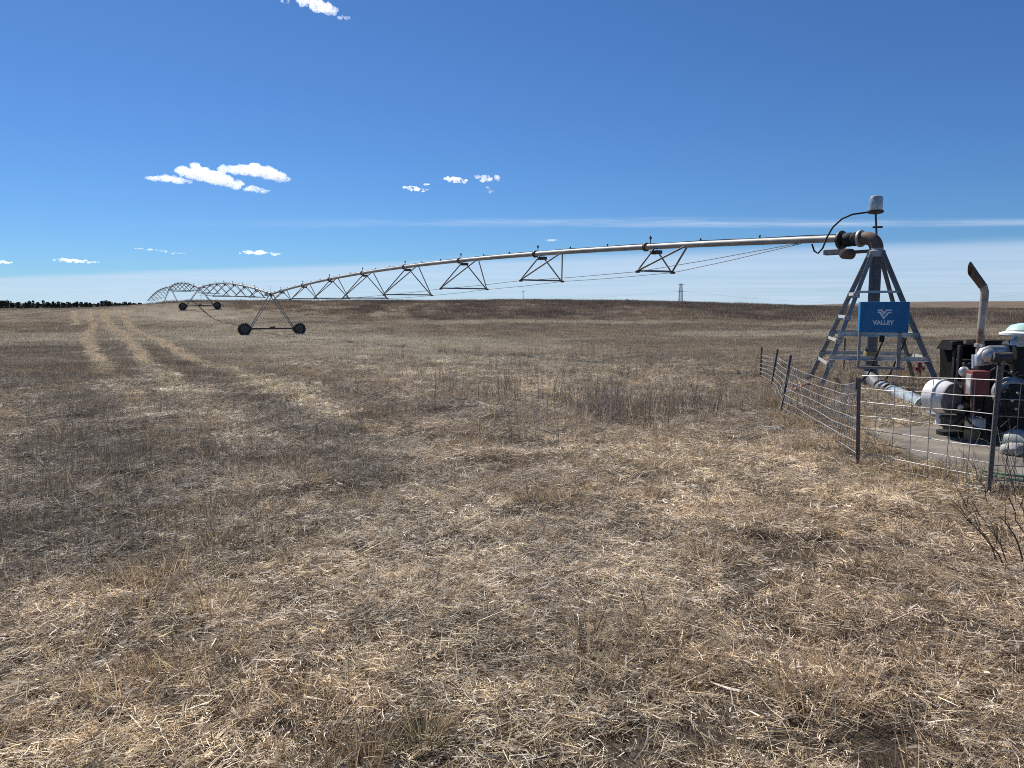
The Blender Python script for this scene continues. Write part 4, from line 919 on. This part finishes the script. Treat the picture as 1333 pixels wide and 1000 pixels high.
# white sack
def blob(name, c, size, mat, seed, n=3):
    bm = bmesh.new(); bmesh.ops.create_icosphere(bm, subdivisions=n, radius=1); r2 = random.Random(seed); ph = [r2.uniform(0, 6.28) for _ in range(9)]
    for v in bm.verts:
        q = v.co.copy(); k = 1 + .1 * math.sin(q.x * 4 + ph[0]) * math.sin(q.y * 5 + ph[1]) + .07 * math.sin(q.z * 9 + ph[2] + q.x * 5) + .05 * math.sin(q.x * 13 + ph[3])
        v.co = Vector((q.x * size[0] * k, q.y * size[1] * k, max(q.z, -.6) * size[2] * k)) + Vector(c)
    me = bpy.data.meshes.new(name); bm.to_mesh(me); bm.free(); me.materials.append(M[mat]); me.polygons.foreach_set('use_smooth', [True] * len(me.polygons)); o = bpy.data.objects.new(name, me); COL.objects.link(o); return o
sk = P(1322, 600, 8.2); sk.z = PADZ + .055
tag(blob('sack', sk, (.17, .12, .085), 'sack', 3), 'small crumpled white sack lying on the concrete under the pale pipe', 'sack')
hz = thing('garden_hose', P(1300, 634, 7.2), 'pair of thin green pipes lying at the edge of the pad behind the post', 'pipe')
for dy in (0, 5): 
    q = [g(1278, 628 + dy), g(1300, 632 + dy), g(1340, 637 + dy), g(1420, 648 + dy)]
    for k in q: k.z = max(k.z, PADZ) + .03
    MB().tube(q, .016, 8).build('hose_line', 'hose', hz, 50)
# red valve hydrant behind the tower's leg, red pole in the weeds
rv = P(1196, 497, 18.0); rv.z = tz(rv.x, rv.y)
ro = thing('red_hydrant', rv, 'small red valve hydrant behind the pivot tower leg', 'hydrant')
MB().lathe(rv, UP, [(.09, 0), (.09, .04), (.05, .06), (.045, .2), (.07, .22), (.08, .3), (.05, .36), (.02, .4)], 14).build('body', 'red', ro, 40)
MB().tube([rv + UP * .26 - Vector((.12, 0, 0)), rv + UP * .26 + Vector((.12, 0, 0))], .04, 10).build('outlet', 'red', ro, 40)
MB().lathe(rv + UP * .39, UP, [(.02, 0), (.1, .01), (.1, .03), (.02, .04)], 12).build('hand_wheel', 'red', ro, 40)
r0, r1 = P(1027, 508, 14.6), P(1048, 501, 14.9); r0.z = tz(r0.x, r0.y) + .06; r1.z = tz(r1.x, r1.y) + .2
rp = thing('red_tongue', r0, 'faded red steel bar lying in the weeds beside the tower foot', 'bar'); MB().flat(r0, r1, .05, .04).build('bar', 'red', rp); MB().flat(r1 + Vector((-.2, .1, -.05)), r1 + Vector((.1, -.05, .02)), .04, .04).build('end_bracket', 'red', rp)
sl = [P(1043, 508, 15.2), P(1090, 512, 14.6), P(1130, 506, 15.6), P(1085, 503, 16.4)]
# weathered plank on the ground by the tower foot
pk = thing('loose_plank', P(1100, 505, 15), 'pale weathered plank lying between the tower feet', 'plank')
p0, p1 = base - ex * 1.0 - ey * 1.25, base + ex * .9 - ey * 1.3; p0.z = tz(p0.x, p0.y) + .06; p1.z = tz(p1.x, p1.y) + .06
MB().flat(p0, p1, .2, .04).build('board', 'wood', pk)

# ------------------------------------------------------------------ dead weeds by the right edge, grass tufts
def dead_weed(spec, label, seed):
    r_ = random.Random(seed); b = g(*spec[0][0]); o = thing('dead_weed', b, label, 'weed', 'bare dead weeds by the fence')
    for (bx_, by_), (tx, ty), thick in spec:
        p = g(bx_, by_); q = P(tx, ty, p.y - .1); m = []
        for i in range(7):
            t = i / 6; m.append(p.lerp(q, t) + Vector((r_.uniform(-.015, .015), r_.uniform(-.02, .02), .05 * math.sin(t * 3.14))))
        m[0] = p - UP * .02; MB().tube(m, [thick * (1 - .7 * i / 6) for i in range(7)], 6).build('stem', 'twig', o, 50)
        for k in range(3):
            t = r_.uniform(.3, .95); s_ = p.lerp(q, t) + UP * .05 * math.sin(t * 3.14); e = s_ + (q - p).normalized() * r_.uniform(.05, .16) + Vector((r_.uniform(-.07, .07), r_.uniform(-.08, .08), r_.uniform(.0, .08)))
            MB().tube([s_, (s_ + e) / 2 + UP * .01, e], [.003, .0022, .0012], 5).build('twig', 'twig', o)
    return o
dead_weed([((1310, 742), (1232, 654), .005), ((1302, 738), (1250, 652), .004), ((1318, 744), (1268, 664), .004), ((1296, 736), (1297, 702), .004)], 'bare dark weed stems leaning over the straw beside a sandy bare patch', 1)
dead_weed([((1336, 742), (1300, 672), .007), ((1342, 735), (1308, 640), .005), ((1350, 745), (1322, 650), .005)], 'thicker bare weed stems leaning towards the fence post', 2)
dead_weed([((1288, 668), (1262, 600), .004), ((1300, 664), (1318, 560), .004), ((1322, 668), (1305, 585), .004), ((1330, 662), (1333, 575), .004)], 'tall thin weed stems growing through the wire by the engine', 3)
def grass_tuft(px, py, n, hgt, cols, label, R=.07):
    p = g(px, py); b = Blades()
    for i in range(n):
        r = R * math.sqrt(rng.uniform()); a = rng.uniform(0, 6.28); el = rng.normal(1.15, .25); d = np.array((math.cos(a) * math.cos(el), math.sin(a) * math.cos(el), math.sin(el)))
        c = np.array(cols[int(rng.integers(len(cols)))]) * rng.uniform(.7, 1.25)
        b.blade((p.x + r * math.cos(a), p.y + r * math.sin(a), p.z - .01), d, rng.uniform(.4, 1) * hgt, .0035, (d[0] * .5, d[1] * .5, -.25), c, 4)
    o = b.obj('grass_tuft', GREEN, COL); tag(o, label, 'grass tuft'); return o
GREEN, gn_, gl_, gb_ = nt('tuft_blades'); ga = gn_.new('ShaderNodeAttribute'); ga.attribute_name = 'col'; gl_.new(ga.outputs['Color'], gb_.inputs['Base Color']); gb_.inputs['Roughness'].default_value = .55
grass_tuft(553, 985, 190, .17, [(.12, .13, .045), (.17, .16, .06), (.36, .28, .15), (.09, .10, .04)], 'small olive-green grass tuft growing among pale straw', .09)
grass_tuft(212, 752, 120, .13, [(.10, .12, .045), (.15, .15, .06), (.28, .22, .12)], 'tiny green grass tuft at the edge of the dark weed patch', .09)

# ------------------------------------------------------------------ far trees, pylon, poles
LEAF, ln_, ll_, lb_ = nt('evergreen_leaves'); la = ln_.new('ShaderNodeAttribute'); la.attribute_name = 'col'; ll_.new(la.outputs['Color'], lb_.inputs['Base Color']); lb_.inputs['Roughness'].default_value = .7
def far_tree(px, ytop, wpx, Y, label, seed):
    r_ = np.random.default_rng(seed); t = P(px, ytop, Y); zb = tz(t.x, t.y); H = t.z - zb; Wd = wpx / 965 * Y / 2
    o = thing('far_tree', (t.x, t.y, zb), label, 'tree', 'dark trees along the skyline')
    MB().tube([Vector((t.x, t.y, zb - .3)), Vector((t.x + .1, t.y, zb + H * .4)), Vector((t.x, t.y, zb + H * .8))], [.28, .2, .06], 6).build('trunk', 'bark', o)
    vs, fs, cs = [], [], []
    lobes = [(r_.normal(0, .38, 2) * Wd, zb + H * r_.uniform(.15, .8), r_.uniform(.3, .6) * Wd) for _ in range(7)] + [(np.zeros(2), zb + H * .82, Wd * .35)]
    for i in range(800):
        lo, lz, lr = lobes[int(r_.integers(len(lobes)))]
        q = r_.normal(size=3); q /= np.linalg.norm(q); q *= r_.uniform(.5, 1) ** .5
        c = np.array((t.x + lo[0] + q[0] * lr, t.y + lo[1] + q[1] * lr, lz + q[2] * min(lr, H * .3)))
        c[2] = min(max(c[2], zb + H * .1), zb + H)
        a = r_.normal(size=3); a /= np.linalg.norm(a); b2 = np.cross(a, r_.normal(size=3)); b2 /= np.linalg.norm(b2); s = r_.uniform(.2, .5)
        k = len(vs); vs += [tuple(c - a * s), tuple(c + b2 * s * .6), tuple(c + a * s), tuple(c - b2 * s * .6)]; fs.append((k, k + 1, k + 2, k + 3)); cs += [np.array((.03, .042, .026)) * r_.uniform(.6, 1.6)] * 4
    me = bpy.data.meshes.new('crown'); me.from_pydata(vs, [], fs); at = me.attributes.new('col', 'FLOAT_COLOR', 'POINT'); at.data.foreach_set('color', np.column_stack([np.array(cs), np.ones(len(cs))]).astype(np.float32).ravel())
    me.materials.append(LEAF); cr = bpy.data.objects.new('crown', me); COL.objects.link(cr); cr.parent = o; cr.matrix_parent_inverse = Matrix.Translation(o.location).inverted()
TL = [(2, 390, 9), (9, 390.5, 9), (16, 392.5, 8), (24, 393, 8), (31, 393, 7), (38, 390.5, 7), (43, 390, 7), (49, 391.5, 7), (56, 389.5, 8), (62, 391, 7), (69, 390.5, 7), (76, 392, 7), (83, 392.5, 7), (90, 393, 7), (96, 392, 6), (100, 391, 6), (106, 392.3, 6), (112, 392, 7), (117, 392.5, 6), (128, 392, 6), (132, 390.5, 8), (138, 390, 8), (143, 390.8, 7), (150, 393, 6), (156, 392.5, 6), (163, 391.5, 7), (169, 392, 6), (175, 392.5, 6), (181, 392.8, 6)]
for i, (a, b, w) in enumerate(TL):
    lab = 'dark evergreen tree in the row on the skyline'
    if a in (132, 138, 143): lab = 'rounded taller evergreen in the clump at the gap of the skyline row'
    far_tree(a, b + (.8, 0, 1.8, .4, 2.4)[i % 5] * .7, w * (1.2, 1.6, 1.0, 1.45)[i % 4], 430 + (i * 37 % 60), lab, 100 + i)
vs, fs, cs = [], [], []
for i in range(7000):
    px = rng.uniform(-60, 186); Yb = rng.uniform(500, 530); top = P(px, 395.2 + 1.6 * fbm(np.array(px / 7.), np.array(.5), 5, 3), Yb); zb = tz(top.x, Yb); c = np.array((top.x, Yb, zb + (top.z - zb) * rng.uniform(0, 1) ** .6))
    a = rng.normal(size=3); a /= np.linalg.norm(a); b2 = np.cross(a, rng.normal(size=3)); b2 /= np.linalg.norm(b2); q = rng.uniform(.3, .8); k = len(vs)
    vs += [tuple(c - a * q), tuple(c + b2 * q * .6), tuple(c + a * q), tuple(c - b2 * q * .6)]; fs.append((k, k + 1, k + 2, k + 3)); cs += [np.array((.03, .04, .026)) * rng.uniform(.6, 1.6)] * 4
me = bpy.data.meshes.new('far_thicket'); me.from_pydata(vs, [], fs); at = me.attributes.new('col', 'FLOAT_COLOR', 'POINT'); at.data.foreach_set('color', np.column_stack([np.array(cs), np.ones(len(cs))]).astype(np.float32).ravel()); me.materials.append(LEAF)
th_o = bpy.data.objects.new('far_thicket', me); COL.objects.link(th_o); th_o['kind'] = 'stuff'; tag(th_o, 'low dark thicket below the skyline trees', 'thicket')
far_tree(816, 387.8, 6, 260, 'lone dark shrub showing over the brown rise', 300)
def pylon(px, ytop, Y, wpx, label):
    t = P(px, ytop, Y); zb = tz(t.x, t.y); H = t.z - zb; w = wpx / 965 * Y; o = thing('power_pylon', (t.x, t.y, zb), label, 'pylon')
    def c(i, j, f): s = w * (1 - .55 * f) / 2; return Vector((t.x + i * s, t.y + j * s, zb + H * f))
    cs = ((-1, -1), (1, -1), (1, 1), (-1, 1))
    for i, j in cs: MB().flat(c(i, j, 0), c(i, j, 1), .22, .22, (0, 1, 0)).build('corner_leg', 'pylon', o)
    n = 12
    for k in range(n):
        f0, f1 = k / n, (k + 1) / n; m = MB()
        for q in range(4):
            a, b = cs[q], cs[(q + 1) % 4]; m.flat(c(*a, f0), c(*b, f1), .1, .1, (0, .1, 1)); m.flat(c(*b, f0), c(*a, f1), .1, .1, (0, .1, 1)); m.flat(c(*a, f1), c(*b, f1), .1, .1)
        m.build('lattice_bay', 'pylon', o)
    for f in (.72, .98): MB().flat(Vector((t.x - w * .75, t.y, zb + H * f)), Vector((t.x + w * .75, t.y, zb + H * f)), .3, .3).build('cross_arm', 'pylon', o)
    return [Vector((t.x + e * w * .7, t.y, zb + H * f)) for e in (-1, 1) for f in (.72, .98)]
ends = pylon(886.5, 369.5, 520, 5.5, 'pale lattice power pylon rising behind the brown rise')
def power_line(a, b, sag, label):
    n = 24; MB_ = MB().tube([a.lerp(b, i / n) - UP * sag * 4 * (i / n) * (1 - i / n) for i in range(n + 1)], .03, 5).build('power_line', 'pylon'); tag(MB_, label, 'power line', 'power lines by the pylon')
power_line(ends[2], ends[2] + Vector((420, 260, 3)), 10, 'faint power line sagging away from the pylon towards the blue cabinet')
power_line(ends[0], ends[0] + Vector((-380, 120, 2)), 9, 'faint power line sagging away from the pylon towards the long span')
def pole(px, ytop, Y, label):
    t = P(px, ytop, Y); zb = tz(t.x, t.y); o = thing('utility_pole', (t.x, t.y, zb), label, 'pole', 'far utility poles'); MB().tube([Vector((t.x, t.y, zb - .5)), t], [.2, .13], 8).build('shaft', 'wood', o); MB().flat(t - UP * .5 - Vector((1, 0, 0)), t - UP * .5 + Vector((1, 0, 0)), .12, .14).build('cross_arm', 'wood', o)
pole(681, 378.5, 420, 'thin utility pole standing behind the rise below the long span'); pole(261.5, 383.5, 480, 'far utility pole seen between the legs of the tower up the slope')

# ------------------------------------------------------------------ clouds (closed puffy bodies of white vapour)
def cloud_mat(name, dens):
    m = bpy.data.materials.new(name); m.use_nodes = True; n, l = m.node_tree.nodes, m.node_tree.links
    for q in list(n): n.remove(q)
    out = n.new('ShaderNodeOutputMaterial'); v = n.new('ShaderNodeVolumePrincipled'); v.inputs['Color'].default_value = (.985, .985, .985, 1); v.inputs['Density'].default_value = dens; v.inputs['Anisotropy'].default_value = .55
    l.new(v.outputs[0], out.inputs['Volume']); return m
CM = {d: cloud_mat(f'cloud_vapour_{i}', d) for i, d in enumerate((.035, .02, .012, .05))}
def cloud(puffs, Y, dens, label, seed, vox=None, fray=4., fat=1.):
    """puffs: (px, py, rx px, ry px); joined into one closed body"""
    r_ = random.Random(seed); bm = bmesh.new(); k = Y / 965
    for (px, py, rx, ry) in puffs:
        n = min(34, max(9, int(rx * ry / 3.2)))
        for i in range(n):
            a = r_.uniform(0, 6.28); q = math.sqrt(r_.uniform(0, 1)); ox, oy = math.cos(a) * q, math.sin(a) * q
            c = P(px + ox * rx * .8, py + oy * ry * .65, Y) + Vector((0, r_.uniform(-1, 1) * rx * k * .5, 0))
            rr = fat * ry * k * r_.uniform(.3, .6) * (1 - .35 * q); st = max(1.1, min(3.2, rx / ry * .55)); mt2 = Matrix.Translation(c) @ Matrix.Diagonal((st * r_.uniform(.8, 1.3), 1.5, r_.uniform(.75, 1), 1))
            bmesh.ops.create_icosphere(bm, subdivisions=2, radius=rr, matrix=mt2)
    me = bpy.data.meshes.new('cloud'); bm.to_mesh(me); bm.free(); me.materials.append(CM[dens])
    o = bpy.data.objects.new('cloud', me); COL.objects.link(o)
    m = o.modifiers.new('join', 'REMESH'); m.mode = 'VOXEL'; m.voxel_size = k * .55
    tx = bpy.data.textures.new('puffs', 'CLOUDS'); tx.noise_scale = k * 5; tx.noise_depth = 4
    dm_ = o.modifiers.new('fray', 'DISPLACE'); dm_.texture = tx; dm_.strength = k * fray; dm_.mid_level = .45; dm_.texture_coords = 'GLOBAL'
    tag(o, label, 'cloud', 'small white clouds')
cloud([(197, 233, 10, 2.4), (208, 232, 10, 3.6), (220, 233, 11, 4), (232, 235, 10, 3.4), (243, 236, 7, 2.6), (238, 223, 7, 6), (255, 217, 7, 5), (253, 226, 10, 7), (266, 228, 12, 8), (281, 231, 12, 8), (292, 235, 12, 6.5), (309, 241, 12, 4.6), (328, 246, 11, 3.6), (345, 248.5, 8, 2.4), (292, 221, 7, 5), (306, 221, 8, 5.5), (319, 221, 9, 7), (334, 221, 9, 8), (349, 226, 10, 7.5), (362, 230, 9, 6.5), (373, 234, 6, 3)], 5200, .012, 'largest white cloud, ragged and stretched, above the wheeled towers', 1, None, 5., 1.95)
cloud([(530, 243.5, 8, 2.4), (540, 245.5, 12, 4), (551, 247.5, 10, 3.2), (555, 240, 5, 2.4)], 5200, .05, 'small slanted white cloud beside the two little clouds over the long span', 2, None, 2.2)
cloud([(585, 234, 9, 4.6), (593, 234, 12, 5), (602, 236, 8, 3.6)], 5200, .05, 'small compact oval white cloud with a flat base', 3, None, 2.2)
cloud([(622, 231, 7, 3.4), (633, 233, 11, 5.5), (645, 232, 7, 5), (637, 244, 6, 2), (640, 249.5, 7, 2)], 5200, .02, 'small ragged wispy cloud with a torn lower edge', 4, None, 3.)
cloud([(370, 2, 8, 3), (398, 2, 14, 7), (413, 8, 15, 9), (428, 13, 13, 8), (448, 23, 8, 4)], 3600, .012, 'thin translucent broken cloud high above the others', 5, None, 6.)
cloud([(82, 338.5, 14, 3), (96, 339.5, 18, 3.4), (115, 341, 18, 2.6)], 9000, .02, 'low flat lens-shaped white cloud above the skyline trees', 6, None, 1.8)
cloud([(322, 329, 12, 3.6), (338, 329, 16, 3.8), (354, 331, 12, 2.6)], 9000, .02, 'low flat white cloud over the second wheeled tower', 7, None, 1.8)
cloud([(0, 341, 14, 3), (10, 342, 11, 2.6)], 9000, .02, 'low white cloud cut by the edge beside the skyline trees', 8, None, 1.8)
cloud([(182, 323.5, 8, 2), (200, 325.5, 11, 2.2), (214, 327, 9, 2.4), (232, 330, 10, 2)], 9000, .012, 'broken line of thin cloud shreds left of the low flat cloud', 9, None, 1.8)
cloud([(718, 313, 14, 2.4)], 9000, .012, 'tiny thin cloud just above the long pipe span', 10, None, 1.5)
